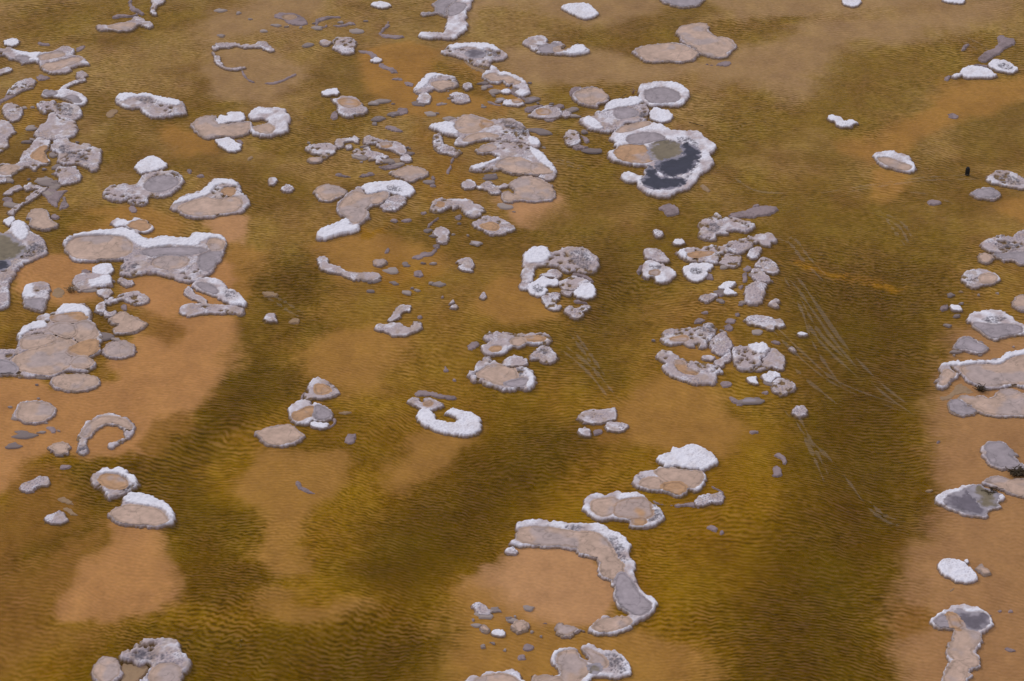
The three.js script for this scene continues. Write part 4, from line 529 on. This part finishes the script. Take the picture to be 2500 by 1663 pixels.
32 W .3|great white-crested crescent wall around an orange lagoon|123,134 127,129.5 134,128 146,127.5 158,129 170,130 182,131 194,131 206,132 216,131.5 224,135 230,138 235,142 241,143 245,146 252,152 254,158 252,165 257,175 259.5,182 257,188 261,198 265,205 272,213 279,216 283,221 281,228 277,235 270,239 263,243 257,247 255,250 246,254 236,257 224,258 214,258 207,254 209,249 216,243 222,239 234,238 240,237 250,238 253,236 248,231 240,226 236,218 235,205 230,196 222,193 217,187 218,178 216,172 208,170 196,166 188,160 170,158 150,158 136,156 126,158 120,155 116,154 119,151 122,150 122,143 124,139|t 124,147 129,139 150,137 170,139 190,143 210,143 222,149 230,161 236,173 243,179 241,190 236,199 232,194 222,189 220,178 212,168 196,163 176,156 150,155 132,152|k 174,138 184,134 196,134 200,138 188,142 178,142|k 220,150 236,148 244,156 250,175 244,179 236,168 226,160|g 239,200 244,191 252,197 258,208 270,220 275,224 271,233 262,235 252,231 243,223 238,212|t 212,250 218,245 230,241 249,241 252,246 240,251 222,255
42 G .12|grey lobed stone west of the orange lagoon|71,69 75,66.5 82,67 88,71 92,75 92,79 87,80.5 80,79 75,77 75,73
42 S|tiny drowned bead under the grey lobed stone|70,84 74,82 76,86 73,88
42 P .1|tiny grey ring bead beside a small white bun|81,95 85,91.5 90,94 92,98 89,100 84,98
42 W .12|small white bun beside the tiny ring bead|94,100 98,97 104,97 109,100 108,104 101,104.5 95,103
42 P .1|neat round ring with an ochre floor|117,93 120,88 127,86.5 134,89 136,93 133,98 126,100.5 119,98
42 P .1|small tan-bellied purse with a white knob below the lagoon|168,93 171,90 175,89 178,92 184,92 192,94 200,98 196,98 191,100 187,103 182,105 175,104 170,101 170,97
42 S|drowned grey disc, upper of two below the ochre-floored ring|129,117 132,113 137,112 142,114 143,118 139,121 132,121
42 S|drowned grey disc, lower of two below the ochre-floored ring|122,128 126,124 131,123 135,128 137,130 131,133 124,132
42 S|tiny drowned smear between ochre-floored ring and tan-bellied purse|151,89 156,88 160,90
42 W .2|white-lipped brown hummock cut by the bottom edge|58,164 66,153 74,150 82,150 88,146 96,145.5 106,146 112,144 120,144 126,147 128,152 134,157 138,164|t 72,164 80,154 90,151 112,151 122,156 126,164
42 W .24|snaking white lip and grey-topped plates with a green hole, at the bottom edge|141,152 144,148 148,149 158,149 164,150 170,150 173,147 171,142 166,137 163,131 164,124 170,121 176,119 182,118 190,119 194,124 200,131 206,133 203,126 198,122 199,117 205,114 210,115 218,119 226,121 236,122 240,123 245,128 251,134 253.5,140 253,148 248,150 240,152 226,151 215,151 206,155 200,164 140,164|t 172,130 180,124 189,124 193,132 202,138 204,146 196,152 190,158 177,158 178,148 174,140|t 202,121 214,126 222,132 224,140 214,137 204,129|k 224,128 240,126 250,138 246,148 234,148 228,140|v 208,142 213,139 217,144 212,147|t 146,153 170,154 175,160 146,161
30 G .14|crescent-shaped tan plate curling round a sandy cove in orange water|90,40 90,32 93,23 98,16 106,10 114,6.5 124,5 134,6 143,9 151,14 155,20 155,25 151,30 146,34 138,38 130,43.5 126,44 125,41 131,37.5 138,35.5 142,31 143,26 142,23 136,19 128,17 121,18 113,22 107,28 103,32 99,36 98,39 101,44 100,48 95,51 90,49 89,44|t 94,30 100,19 112,11 124,9 138,11 148,17 149,22 138,17.5 127,15 114,18 106,25 99,32|k 91,42 98,41 101,45 95,50 90,48
30 P .12|small tan-topped oval with a pale lip beside the crescent-shaped plate|55,44 60,40 66,38 74,38 79,41 80,45 78,50 72,51.5 64,51 61,48 57,46
30 S|drowned grey dash between the putty-coloured grey-rimmed plate and the crescent|50,20 55,18 62,19 66,24 64,27 58,27 54,23
30 S|drowned grey dash below the small tan-topped oval|67,65 72,62 80,62 83,64 76,68 68,68
30 G .08|bumpy grey double lobe in rusty water|24,88 30,83 38,80 44,77.5 52,78 56,82 53,87 46,88 41,90 37,94 30,95 24,92
30 G .24|scallop-shell mound with a frilled white back and orange hollow|105,78 108,74 114,71 118,68 124,67 128,70 134,67.5 141,69 146,71 148,76 153,77 157,81 158,86 154,90 148,93 142,97 134,99 128,101 125,102 122,98 116,90 110,87 106,83|o 116,79 122,76 132,77 142,81 144,87 138,90 128,90 120,85|w 113,72 126,67 146,71 156,80 157,87 148,85 142,78 128,75 114,75|k 140,90 150,88 148,93 138,96
30 Y|pale drowned crook above the dark oval pebble mound|64,102 70,99 78,100 83,104 84,108 76,108 68,106
30 Y|pale drowned tail beside the dark oval pebble mound|70,112 78,110 84,114 90,120 84,122 76,118
30 G .3|clam-shaped mound with a thick white ridge and smooth tan apron|124,120 128,117 133,113 140,110 140,104 144,100 150,97 162,98 172,100 182,104 190,107 194,112 199,118 201,124 199,128 198,131 190,132 180,135 168,134 156,133 146,132 136,130 130,126|w 140,104 150,97 172,99 190,106 200,118 200,127 194,124 186,116 176,113 160,110 146,108|t 129,120 140,114 152,112 166,114 180,117 188,123 190,129 176,132 154,131 138,128
30 G .16|dark oval pebble mound under two pale drowned crooks|50,126 55,121 62,119 68,117.5 73,119 77,124 77,127 72,130 64,131 54,130
`].join('\n');
const KIND = {
  W: { name: 'salt_mound', category: 'salt mound', group: 'salt mounds standing in the shallow lake', h: 0.105 },
  G: { name: 'salt_mound', category: 'salt mound', group: 'salt mounds standing in the shallow lake', h: 0.065 },
  P: { name: 'salt_pan', category: 'salt pan', group: 'rimmed salt pans in the shallow lake', h: 0.055, pool: 't' },
  Q: { name: 'salt_pan', category: 'salt pan', group: 'rimmed salt pans in the shallow lake', h: 0.05, pool: 'g' },
  S: { name: 'submerged_salt', category: 'submerged salt', group: 'salt lumps under the water', h: -0.05 },
  Y: { name: 'sand_patch', category: 'sand patch', group: 'pale patches under the water', h: -0.09 },
};
const POOL = {
  t: ['tan_pool', [0.53, 0.372, 0.28]], g: ['grey_pool', [0.36, 0.305, 0.318]], o: ['ochre_pool', [0.50, 0.29, 0.15]], d: ['dark_pool', [0.036, 0.037, 0.058]], v: ['olive_pool', [0.2, 0.16, 0.1]], h: ['slate_pool', [0.155, 0.132, 0.155]],
};
const WHITE = [0.9, 0.885, 0.945], LILAC = [0.55, 0.45, 0.445], STAIN = [0.48, 0.35, 0.27], PIT = [0.14, 0.125, 0.145], DROWNED = [0.42, 0.345, 0.41], PALE = [0.47, 0.335, 0.225];
const crustBump = byteMap(512, (i, j) => { const h = 255 * (0.5 * Math.min(1, cells(i / 16, j / 16)) + 0.5 * fbm(i / 9, j / 9, 3)); return [h, h, h]; });
crustBump.wrapS = crustBump.wrapT = THREE.RepeatWrapping;
const crustStuff = new THREE.MeshStandardMaterial({ vertexColors: true, roughness: 0.88, bumpMap: crustBump, bumpScale: 0.007 });
const drownedStuff = new THREE.MeshStandardMaterial({ vertexColors: true, roughness: 0.95 });
const poolStuff = new THREE.MeshPhysicalMaterial({ vertexColors: true, roughness: 0.42, specularIntensity: 0.7 });

function cut(pos, nor, col, faces, material, name) {                     // a mesh of some faces of a shared grid
  const at = new Map(), P = [], Q = [], C = [], U = [], I = [];
  for (const v of faces) {
    if (!at.has(v)) { at.set(v, at.size); P.push(pos[v * 3], pos[v * 3 + 1], pos[v * 3 + 2]); Q.push(nor[v * 3], nor[v * 3 + 1], nor[v * 3 + 2]); C.push(col[v * 3], col[v * 3 + 1], col[v * 3 + 2]); U.push(pos[v * 3] / 1.5 + hash(7, faces.length), pos[v * 3 + 2] / 1.5); }
    I.push(at.get(v));
  }
  const g = new THREE.BufferGeometry();
  g.setAttribute('position', new THREE.Float32BufferAttribute(P, 3)); g.setAttribute('normal', new THREE.Float32BufferAttribute(Q, 3));
  g.setAttribute('color', new THREE.Float32BufferAttribute(C, 3)); g.setAttribute('uv', new THREE.Float32BufferAttribute(U, 2)); g.setIndex(I);
  const m = new THREE.Mesh(g, material); m.name = name; return m;
}
function formation(line, number) {
  const [head, label, outline, ...more] = line.split('|'), [cell, code, own] = head.split(' ');
  const row = +cell[0], column = +cell[1], kind = KIND[code];
  const picture = (list) => list.trim().split(' ').map((p) => p.split(',').map(Number)).map(([x, y]) => [column * 500 + x / 0.4708, (row === 4 ? 1330 : row * 333) + y / 0.4708]);
  const rawOutline = picture(outline), area = (p) => Math.abs(p.reduce((s, [x, z], i) => { const [a, b] = p[(i + 1) % p.length]; return s + x * b - a * z; }, 0)) / 2;
  let size = Math.sqrt(area(rawOutline.map(([x, y]) => ground(x, y))));
  const H0 = own ? +own * 0.36 : kind.h, H = H0 > 0 && !own ? H0 * clamp(size / 2.4, 0.5, 1.35) : H0, under = H < 0;
  const level = Math.max(0, H * 0.45), place = (list) => list.map(([x, y]) => ground(x, y, level));
  const world = place(rawOutline), cx = world.reduce((s, p) => s + p[0], 0) / world.length, cz = world.reduce((s, p) => s + p[1], 0) / world.length;
  const local = (pts) => pts.map(([x, z]) => [x - cx, z - cz]);
  const poly = closed(local(world), 5);
  const regions = more.map((r) => ({ code: r[0], poly: closed(local(place(picture(r.slice(2)))), 4) }));
  // how fat it is: the greatest distance from its edge
  const xs = poly.map((p) => p[0]), zs = poly.map((p) => p[1]), box = [Math.min(...xs) - 0.3, Math.max(...xs) + 0.3, Math.min(...zs) - 0.3, Math.max(...zs) + 0.3];
  let fat = 0; for (let a = 0; a < 28; a++) for (let b = 0; b < 28; b++) fat = Math.max(fat, inside(poly, mix(box[0], box[1], a / 27), mix(box[2], box[3], b / 27)));
  const step = clamp(size / 44, 0.022, 0.055), nx = Math.ceil((box[1] - box[0]) / step), nz = Math.ceil((box[3] - box[2]) / step), n = (nx + 1) * (nz + 1);
  const pos = new Float32Array(n * 3), col = new Float32Array(n * 3), nor = new Float32Array(n * 3), D = new Float32Array(n), part = new Uint8Array(n), pool = regions.map(() => new Float32Array(n)), RD = new Float32Array(n);
  const wob = clamp(fat * 0.3, 0.02, 0.11), edge = clamp(fat * 0.4, 0.03, 0.09), sx = number * 13.7, sz = number * 7.3, rim = clamp(fat * 0.12, 0.035, 0.12);
  const pooled = regions.some((r) => POOL[r.code]);
  const poolY = under ? H - 0.02 : Math.max(0.016, H * (code === 'P' || code === 'Q' ? 0.55 : 0.6));
  for (let j = 0; j <= nz; j++) for (let i = 0; i <= nx; i++) {
    const v = j * (nx + 1) + i, x = box[0] + i * step, z = box[2] + j * step, X = x + sx, Z = z + sz;
    const n1 = fbm(X * 1.3, Z * 1.3, 3), n2 = fbm(X * 5.5, Z * 5.5, 3), lump = 1 - Math.min(1, cells(X * 3.1, Z * 3.1)), pit = smooth(0.42, 0.12, cells(X * 6.2, Z * 6.2)), grit = noise(X * 19, Z * 19);
    const d = inside(poly, x, z) + (fbm(X * 2.3, Z * 2.3, 2) - 0.5) * wob * 1.7 + (fbm(X * 6.5, Z * 6.5, 2) - 0.5) * wob * 1.5 + (lump - 0.42) * wob * 0.7;
    D[v] = d;
    const t = clamp(d / edge), dome = Math.sqrt(1 - (1 - t) * (1 - t));
    const rag = fbm(X * 0.62 + 31, Z * 0.62, 2), hole = code === 'G' && size > 1.2 ? smooth(0.34, 0.16, cells(X * 1.5, Z * 1.5) + (n2 - 0.5) * 0.75) * smooth(0.52, 0.6, fbm(X * 0.55 + 9, Z * 0.55, 2)) : 0;
    let white = 0, porous = 0;
    for (const r of regions) {
      if (r.code !== 'w' && r.code !== 'k') continue;
      const s = inside(r.poly, x, z) + (n2 - 0.5) * 0.22 + (lump - 0.5) * 0.1;
      if (r.code === 'w') white = Math.max(white, smooth(-0.06, 0.1, s)); else porous = Math.max(porous, smooth(-0.1, 0.12, s));
      if (s > 0) part[v] = r.code === 'w' ? 1 : 2;
    }
    let h, c;
    if (under) {
      h = d > 0 ? mix(-0.3, H + (n2 - 0.5) * 0.05, smooth(0, edge * 1.6, d)) : -0.3 + d * 2;
      c = mix3(code === 'Y' ? PALE : DROWNED, code === 'Y' ? [0.38, 0.26, 0.17] : [0.23, 0.185, 0.215], clamp((n1 - 0.4) * 1.6 + (n2 - 0.5) * 0.9 + pit * 0.25));
      c = mix3(c, [0.25, 0.18, 0.1], smooth(edge, 0, d) * 0.45);
    } else {
      const thick = clamp(H * 0.5, 0.02, 0.12);
      const top = code === 'W' ? H : H * clamp(0.2 + 1.6 * rag, 0.25, 1.4);
      h = d > 0 ? mix(-0.02, top, dome) + dome * ((lump - 0.45) * thick * 0.9 + (n1 - 0.5) * H * 0.7 + (n2 - 0.5) * 0.05 + (grit - 0.5) * 0.018) : -0.015 + d * 1.6;
      h += white * dome * (0.035 + 0.4 * H) - porous * dome * (0.02 + pit * 0.05);
      if (d > 0) h = mix(Math.max(h, -0.02), -0.045, hole * (1 - white));
      const pan = code === 'P' || code === 'Q', vein = smooth(0.035, 0.0, Math.abs(fbm(X * 1.7 + 90, Z * 1.7, 3) - 0.5)), ring = 0.5 + 0.5 * Math.sin(d * 24 + n1 * 14);
      const bright = code === 'W' ? (pooled ? clamp(0.5 + 2.4 * (n1 - 0.42)) : 0.72 + 0.55 * n2) : clamp(smooth(0.5, 0.72, n1 + (lump - 0.5) * 0.14) * (pan ? 0.4 : 0.6) + smooth(edge * 2.4, edge * 0.5, d) * rag * (pan ? 0.3 : 0.5));
      c = mix3(LILAC, WHITE, clamp(Math.max(bright, white * (0.66 + 0.75 * n1))));
      const worn = code === 'W' ? 0.28 : 1;
      c = mix3(c, STAIN, smooth(0.5, 0.7, fbm(X * 1.9 + 55, Z * 1.9, 3)) * 0.6 * worn * (1 - white));
      c = mix3(c, [0.29, 0.25, 0.29], clamp(pit * (0.1 + 0.45 * porous + 0.85 * worn * smooth(0.42, 0.62, fbm(X * 0.9 + 7, Z * 0.9, 2))) + vein * 0.4 * worn) * (1 - white * 0.75));
      c = c.map((q) => q * (1 - ring * 0.1 * worn));
      c = mix3(c, PIT, porous * clamp((n2 - 0.32) * 2.4 + pit * 0.5) * 0.9);
      c = mix3(c, [0.24, 0.185, 0.155], smooth(Math.min(0.04, H * 0.55), -0.005, h) * (0.25 + 0.75 * n2));  // shade along the crust's lower edge, painted in as a dark band
      c = mix3(c, [0.27, 0.17, 0.06], hole * (1 - white) * 0.8);               // pond ochre showing in the holes
      if (d < 0.02) c = mix3(c, mix3(DROWNED, [0.2, 0.12, 0.03], smooth(-0.005, -0.07, d + (n2 - 0.5) * 0.08)), smooth(0.02, -0.03, d));   // the drowned foot
      const g = 0.94 + grit * 0.12; c = c.map((q) => q * g);
    }
    // basins: the crust dips under the level of the mud or water that lies in them
    let low = -9;
    if (kind.pool) { RD[v] = d - rim * (0.35 + 2.6 * Math.max(0, fbm(X * 0.75 + 3, Z * 0.75, 2) - 0.28)) - (n2 - 0.5) * 0.16; low = RD[v]; }
    regions.forEach((r, k) => { if (POOL[r.code]) { const s = Math.min(inside(r.poly, x, z) + (n2 - 0.5) * (r.code === 'd' || r.code === 'v' ? 0.45 : 0.2) + clamp(fat * 0.16, 0, 0.16), under ? 9 : d - rim * (0.25 + 1.3 * Math.max(0, fbm(X * 0.9 + 3, Z * 0.9, 2) - 0.3)) - white * 0.4); pool[k][v] = s; low = Math.max(low, s); } });
    if (low > -0.12) {
      const dip = smooth(-0.1, 0.05, low); h = d > 0 ? mix(h, poolY - 0.03, dip) : h;
      c = mix3(c, mix3(STAIN, [0.32, 0.27, 0.27], n2), smooth(-0.1, 0.0, low) * 0.75);
    }
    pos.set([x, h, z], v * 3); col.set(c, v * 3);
  }
  for (let j = 0; j <= nz; j++) for (let i = 0; i <= nx; i++) {
    const v = j * (nx + 1) + i, l = i ? v - 1 : v, r = i < nx ? v + 1 : v, u = j ? v - nx - 1 : v, w = j < nz ? v + nx + 1 : v;
    const gx = (pos[r * 3 + 1] - pos[l * 3 + 1]) / ((r - l) * step), gz = (pos[w * 3 + 1] - pos[u * 3 + 1]) / ((w - u) / (nx + 1) * step), q = 1 / Math.hypot(gx, 1, gz);
    nor.set([-gx * q, q, -gz * q], v * 3);
  }
  const faces = [[], [], []];
  const quads = (test) => { for (let j = 0; j < nz; j++) for (let i = 0; i < nx; i++) { const a = j * (nx + 1) + i, q = [a, a + nx + 1, a + 1, a + nx + 2]; test(q); } };
  quads((q) => {
    if (Math.max(...q.map((v) => D[v])) < (under ? -0.07 : -0.11)) return;
    const k = under ? 0 : [0, 1, 2].sort((a, b) => q.filter((v) => part[v] === b).length - q.filter((v) => part[v] === a).length)[0];
    faces[k].push(q[0], q[1], q[2], q[2], q[1], q[3]);
  });
  const alone = [1, 2].flatMap((k) => {                                    // each separate patch is a part; specks stay with the crust
    const root = new Map(), find = (v) => { while (root.get(v) !== v) v = root.get(v); return v; }, f = faces[k], sets = new Map();
    for (const v of f) root.set(v, v);
    for (let t = 0; t < f.length; t += 3) { const r = find(f[t]); root.set(find(f[t + 1]), r); root.set(find(f[t + 2]), r); }
    for (let t = 0; t < f.length; t += 3) { const r = find(f[t]); if (!sets.has(r)) sets.set(r, []); sets.get(r).push(f[t], f[t + 1], f[t + 2]); }
    return [...sets.values()].flatMap((q) => { if (q.length > 240) return [[k, q]]; faces[0].push(...q); return []; });
  });
  const flat = new Float32Array(pos), up = new Float32Array(n * 3), tint = new Float32Array(n * 3); for (let v = 0; v < n; v++) { flat[v * 3 + 1] = poolY; up[v * 3 + 1] = 1; }
  const pools = [];
  const fill = (poolCode, S, lift) => {
    const [name, base] = POOL[poolCode], f = [];
    for (let v = 0; v < n; v++) {
      const X = flat[v * 3] + sx, Z = flat[v * 3 + 2] + sz, s = S[v], a = fbm(X * 0.9 + 20, Z * 0.9, 3), b = noise(X * 9, Z * 9);
      const edgeLine = smooth(0.0, 0.05, s) * smooth(0.16, 0.06, s), ring = Math.pow(0.5 + 0.5 * Math.sin((s + (a - 0.5) * 0.5) * 19), 8) * smooth(0.9, 0.15, s);
      let c = mix3(base, base.map((q, k) => q * [1.22, 1.22, 1.24][k]), clamp((a - 0.35) * 1.7));
      if (poolCode === 't' || poolCode === 'o') c = mix3(c, [0.45, 0.365, 0.35], smooth(0.5, 0.68, fbm(X * 0.7 + 70, Z * 0.8, 3)) * 0.75);
      c = mix3(c, base.map((q) => q * 0.62), clamp(edgeLine * 0.6 + ring * 0.3)); if (poolCode === 'd' || poolCode === 'h' || poolCode === 'v') c = mix3(poolCode === 'd' ? [0.27, 0.25, 0.3] : [0.36, 0.32, 0.35], c, smooth(-0.06, poolCode === 'd' ? 0.24 : 0.4, s + (fbm(X * 2.4, Z * 2.4, 3) - 0.5) * (poolCode === 'd' ? 0.65 : 0.9)));
      const e = fbm(X * 3.1, Z * 3.3, 4) - 0.5, crack = smooth(0.02, 0.0, Math.abs(fbm(X * 0.8 + 11, Z * 0.8, 4) - 0.5)); c = c.map((q) => q * (0.95 + b * 0.1 + e * 0.45) * (1 - crack * 0.3));
      tint.set(c, v * 3); flat[v * 3 + 1] = poolY + lift;
    }
    quads((q) => { if (Math.max(...q.map((v) => S[v])) > -0.06 && Math.min(...q.map((v) => D[v])) > 0.03) f.push(q[0], q[1], q[2], q[2], q[1], q[3]); });
    if (f.length) pools.push(cut(flat, up, tint, f, under ? drownedStuff : poolStuff, name));
  };
  if (kind.pool) fill(kind.pool, RD, 0);
  regions.forEach((r, k) => { if (POOL[r.code]) fill(r.code, pool[k], 0.004 * (k + 1)); });
  const stuff = under ? drownedStuff : crustStuff, names = [pools.length && code !== 'G' && code !== 'S' ? 'rim' : 'crust', 'white_ridge', 'porous_patch'];
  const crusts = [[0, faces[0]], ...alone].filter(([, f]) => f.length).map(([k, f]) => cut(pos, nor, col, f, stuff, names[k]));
  const o = crusts.length + pools.length > 1 ? new THREE.Group() : crusts[0];
  if (o.isGroup) o.add(...crusts, ...pools);
  o.position.set(cx, 0, cz);
  return add(o, pools.length && kind.name === 'salt_mound' ? 'salt_island' : kind.name, { label, category: pools.length && kind.name === 'salt_mound' ? 'salt island' : kind.category, group: pools.length && kind.name === 'salt_mound' ? 'salt islands with pools in the shallow lake' : kind.group });
}
SALT.split('\n').filter(Boolean).forEach(formation);

// ---------- small things ----------
const woodStuff = new THREE.MeshStandardMaterial({ color: new THREE.Color().setRGB(0.22, 0.15, 0.075), roughness: 0.9 }), darkStuff = new THREE.MeshStandardMaterial({ color: new THREE.Color().setRGB(0.07, 0.045, 0.02), roughness: 0.9 });
const blackStuff = new THREE.MeshStandardMaterial({ color: new THREE.Color().setRGB(0.008, 0.008, 0.008), roughness: 0.85 });
function twigs(seed, count, spread, height, thick) {                     // a tangle of bent dry stems rising from one spot
  const rnd = (k) => hash(seed * 131 + k, 977), list = [];
  for (let k = 0; k < count; k++) {
    const a = rnd(k * 7) * 6.283, r = spread * (0.35 + 0.65 * rnd(k * 7 + 1)), h = height * (0.3 + 0.7 * rnd(k * 7 + 2)), bend = (rnd(k * 7 + 3) - 0.5) * 0.5 * spread, ox = (rnd(k * 7 + 4) - 0.5) * spread * 0.8, oz = (rnd(k * 7 + 5) - 0.5) * spread * 0.5;
    const c = new THREE.CatmullRomCurve3([[0, -0.12], [0.35, h * 0.5], [0.75, h], [1, h * 0.9]].map(([t, y], q) => new THREE.Vector3(ox + Math.cos(a) * r * t + (q === 2 ? bend : 0), y, oz + Math.sin(a) * r * t * 0.7 - (q === 1 ? bend : 0))));
    list.push(new THREE.TubeGeometry(c, 8, thick * (0.6 + 0.6 * rnd(k * 7 + 6)), 5));
  }
  return mergeGeometries(list);
}
function put(geometry, material, name, label, category, px, py) { const [x, z] = ground(px, py); const m = new THREE.Mesh(geometry, material); m.position.set(x, 0, z); return add(m, name, { label, category }); }
put(twigs(1, 26, 0.55, 0.35, 0.016), woodStuff, 'dry_shrub', 'dry yellow-brown twiggy shrub between the cracked boulder and the white-toed boulder', 'shrub', 173, 709);
put(twigs(2, 14, 0.3, 0.4, 0.014), new THREE.MeshStandardMaterial({ color: new THREE.Color().setRGB(0.4, 0.26, 0.2), roughness: 0.9 }), 'dry_shrub', 'small pinkish dry shrub beside the broad lilac-topped plate', 'shrub', 1546, 226);
put(twigs(3, 46, 0.8, 0.3, 0.03), darkStuff, 'driftwood', 'dark tangled driftwood heap between grey pan and tan slab at the frame edge', 'driftwood', 2487, 1156);
put(twigs(4, 24, 0.6, 0.16, 0.024), darkStuff, 'driftwood', 'brown tangled debris in the corner of the black-floored pan', 'driftwood', 2425, 1200);
put(twigs(5, 30, 0.6, 0.18, 0.022), darkStuff, 'driftwood', 'brown debris in the gap under the tan tableland', 'driftwood', 2395, 950);
{
  const [ax, az] = ground(1682, 298), [bx, bz] = ground(1717, 307), c = new THREE.CatmullRomCurve3([new THREE.Vector3(0, -0.02, 0), new THREE.Vector3((bx - ax) * 0.45, 0.03, (bz - az) * 0.6), new THREE.Vector3(bx - ax, -0.01, bz - az)]);
  const stick = new THREE.Mesh(new THREE.TubeGeometry(c, 14, 0.028, 7), darkStuff); stick.position.set(ax, 0, az); add(stick, 'stick', { label: 'dark stick floating beside the scalloped white chain', category: 'stick' });
  const [cx, cz] = ground(1503, 243), [dx, dz] = ground(1530, 231), e = new THREE.CatmullRomCurve3([new THREE.Vector3(0, -0.02, 0), new THREE.Vector3((dx - cx) * 0.5, 0.05, (dz - cz) * 0.35), new THREE.Vector3(dx - cx, 0.06, dz - cz)]);
  const twig = new THREE.Mesh(new THREE.TubeGeometry(e, 12, 0.02, 6), darkStuff); twig.position.set(cx, 0, cz); add(twig, 'stick', { label: 'thin bent stick leading to the small pinkish dry shrub', category: 'stick' });
  const post = new THREE.LatheGeometry([[0.001, 0.52], [0.1, 0.5], [0.155, 0.4], [0.17, 0.2], [0.165, 0], [0.18, -0.9]].map(([r, y]) => new THREE.Vector2(r, y)).reverse(), 18);
  put(post, blackStuff, 'post', 'short black post standing alone in rippled water above the neat lens-shaped mound', 'post', 2362, 423);  // dark spot of unknown kind, built as a short upright form
}
// Thin lines of scum drawn out by the wind, floating on the water.
const FOAM = `1745,385 1800,440 1850,466 1960,472|1888,578 1925,594 1962,636 2015,690|1880,640 1935,690 1985,760 2050,850 2150,955 2240,1020|1905,660 1950,745 1990,850 2060,950|1945,735 2000,830 2110,935|1880,800 1950,870 2040,940 2200,1005|1900,985 1965,1060 2045,1140 2112,1232|1935,1010 1975,1090 2015,1180|2130,520 2190,550 2222,600|2165,535 2210,600|1390,815 1425,860 1465,925|1360,845 1430,905 1500,990|2390,112 2450,140|2350,100 2400,128|2000,480 2150,455 2260,440 2400,436|2180,465 2280,478 2330,500|640,720 690,750 730,775|1330,395 1380,402 1420,415|1905,860 1960,920 2060,1000|2110,1232 2160,1270 2200,1285`;
const foamParts = FOAM.split('|').flatMap((line, k) => [[line, k, 0, 0], [line, k + 50, 13, -9]].slice(0, k % 3 ? 2 : 1)).map(([line, k, ox, oy]) => {
  const pts = line.split(' ').map((p, i) => { const [a, b] = p.split(',').map(Number), [x, z] = ground(a + ox * (0.4 + 0.9 * hash(k, i)), b + oy * (0.4 + 0.9 * hash(k, i + 9))); return new THREE.Vector3(x, 0.006, z); });
  const c = new THREE.CatmullRomCurve3(pts), m = 90, P = [], I = [], U = [], Q = [];
  for (let i = 0; i <= m; i++) {
    const t = i / m, p = c.getPoint(t), d = c.getTangent(t), w = 0.12 * Math.sin(Math.PI * clamp(t, 0.02, 0.98)) ** 0.6 * Math.max(0.02, 1.9 * noise(t * 17 + k * 9, k) - 0.35), s = (noise(t * 3, k + 40) - 0.5) * 0.1;
    P.push(p.x - d.z * (w + s), p.y, p.z + d.x * (w + s), p.x + d.z * (w - s), p.y, p.z - d.x * (w - s)); U.push(t, 0, t, 1); Q.push(0, 1, 0, 0, 1, 0);
    if (i) { const a = i * 2; I.push(a - 2, a, a - 1, a, a + 1, a - 1); }
  }
  const g = new THREE.BufferGeometry(); g.setAttribute('position', new THREE.Float32BufferAttribute(P, 3)); g.setAttribute('normal', new THREE.Float32BufferAttribute(Q, 3)); g.setAttribute('uv', new THREE.Float32BufferAttribute(U, 2)); g.setIndex(I); return g;
});
add(new THREE.Mesh(mergeGeometries(foamParts), new THREE.MeshStandardMaterial({ color: new THREE.Color().setRGB(0.5, 0.42, 0.37), roughness: 0.6, transparent: true, opacity: 0.12, side: THREE.DoubleSide })), 'foam', { kind: 'stuff', label: 'thin wind-drawn lines of pale scum on the water', category: 'foam' });

// Broken crumbs of crust lying at the surface among the clusters, too small and too many to count.
const CRUMBS = `40,250 200,420 330,560|0,400 160,500 260,720|20,900 150,1120|900,240 1130,300 60|1000,420 1300,600|740,340 1010,400|1560,620 1900,1000|1150,1480 1330,1590|900,640 1120,720|60,680 330,860|1290,230 1450,370|2300,700 2480,960|480,20 900,110|1000,200 1300,260`;
const crumbs = [];
CRUMBS.split('|').forEach((spot, k) => {
  const [[x0, y0], [x1, y1]] = spot.split(' ').slice(0, 2).map((p) => p.split(',').map(Number));
  for (let i = 0; i < 17; i++) {
    const r = (q) => hash(k * 977 + i * 13 + q, 4021), [x, z] = ground(mix(x0, x1, r(1)), mix(y0, y1, r(2))), size = 0.07 + 0.34 * r(3) ** 2, rows = [0.25, 0.7, 1, 1.05], P = [[0, 0.004 + 0.05 * r(9) - 0.05, 0]], m = 10, I = [];
    for (let q = 0; q < m; q++) for (let t = 0; t < 4; t++) { const a = q / m * 6.2832, w = size * rows[t] * (0.35 + 1.3 * noise(Math.cos(a) * 1.9 + k * 7 + 20, Math.sin(a) * 1.3 + i * 5 + 20)); P.push([Math.cos(a) * w * (1 + 0.9 * r(5)), P[0][1] - [0, 0.004, 0.02, 0.12][t], Math.sin(a) * w]); }
    for (let q = 0; q < m; q++) { const a = 1 + q * 4, b = 1 + (q + 1) % m * 4; I.push(0, b, a); for (let t = 0; t < 3; t++) I.push(a + t, b + t, a + t + 1, b + t, b + t + 1, a + t + 1); }
    const g = new THREE.BufferGeometry(); g.setAttribute('position', new THREE.Float32BufferAttribute(P.flat(), 3)); g.setIndex(I); g.rotateY(r(6) * 0.8 - 0.4); g.translate(x, 0, z); g.computeVertexNormals();
    const tone = mix3([0.27, 0.225, 0.25], [0.5, 0.44, 0.46], r(7)); g.setAttribute('color', new THREE.Float32BufferAttribute(P.flatMap(() => tone), 3)); crumbs.push(g);
  }
});
add(new THREE.Mesh(mergeGeometries(crumbs), drownedStuff), 'salt_crumbs', { kind: 'stuff', label: 'small broken crumbs of grey salt crust scattered among the clusters', category: 'salt crumbs' });

renderer.render(scene, camera);
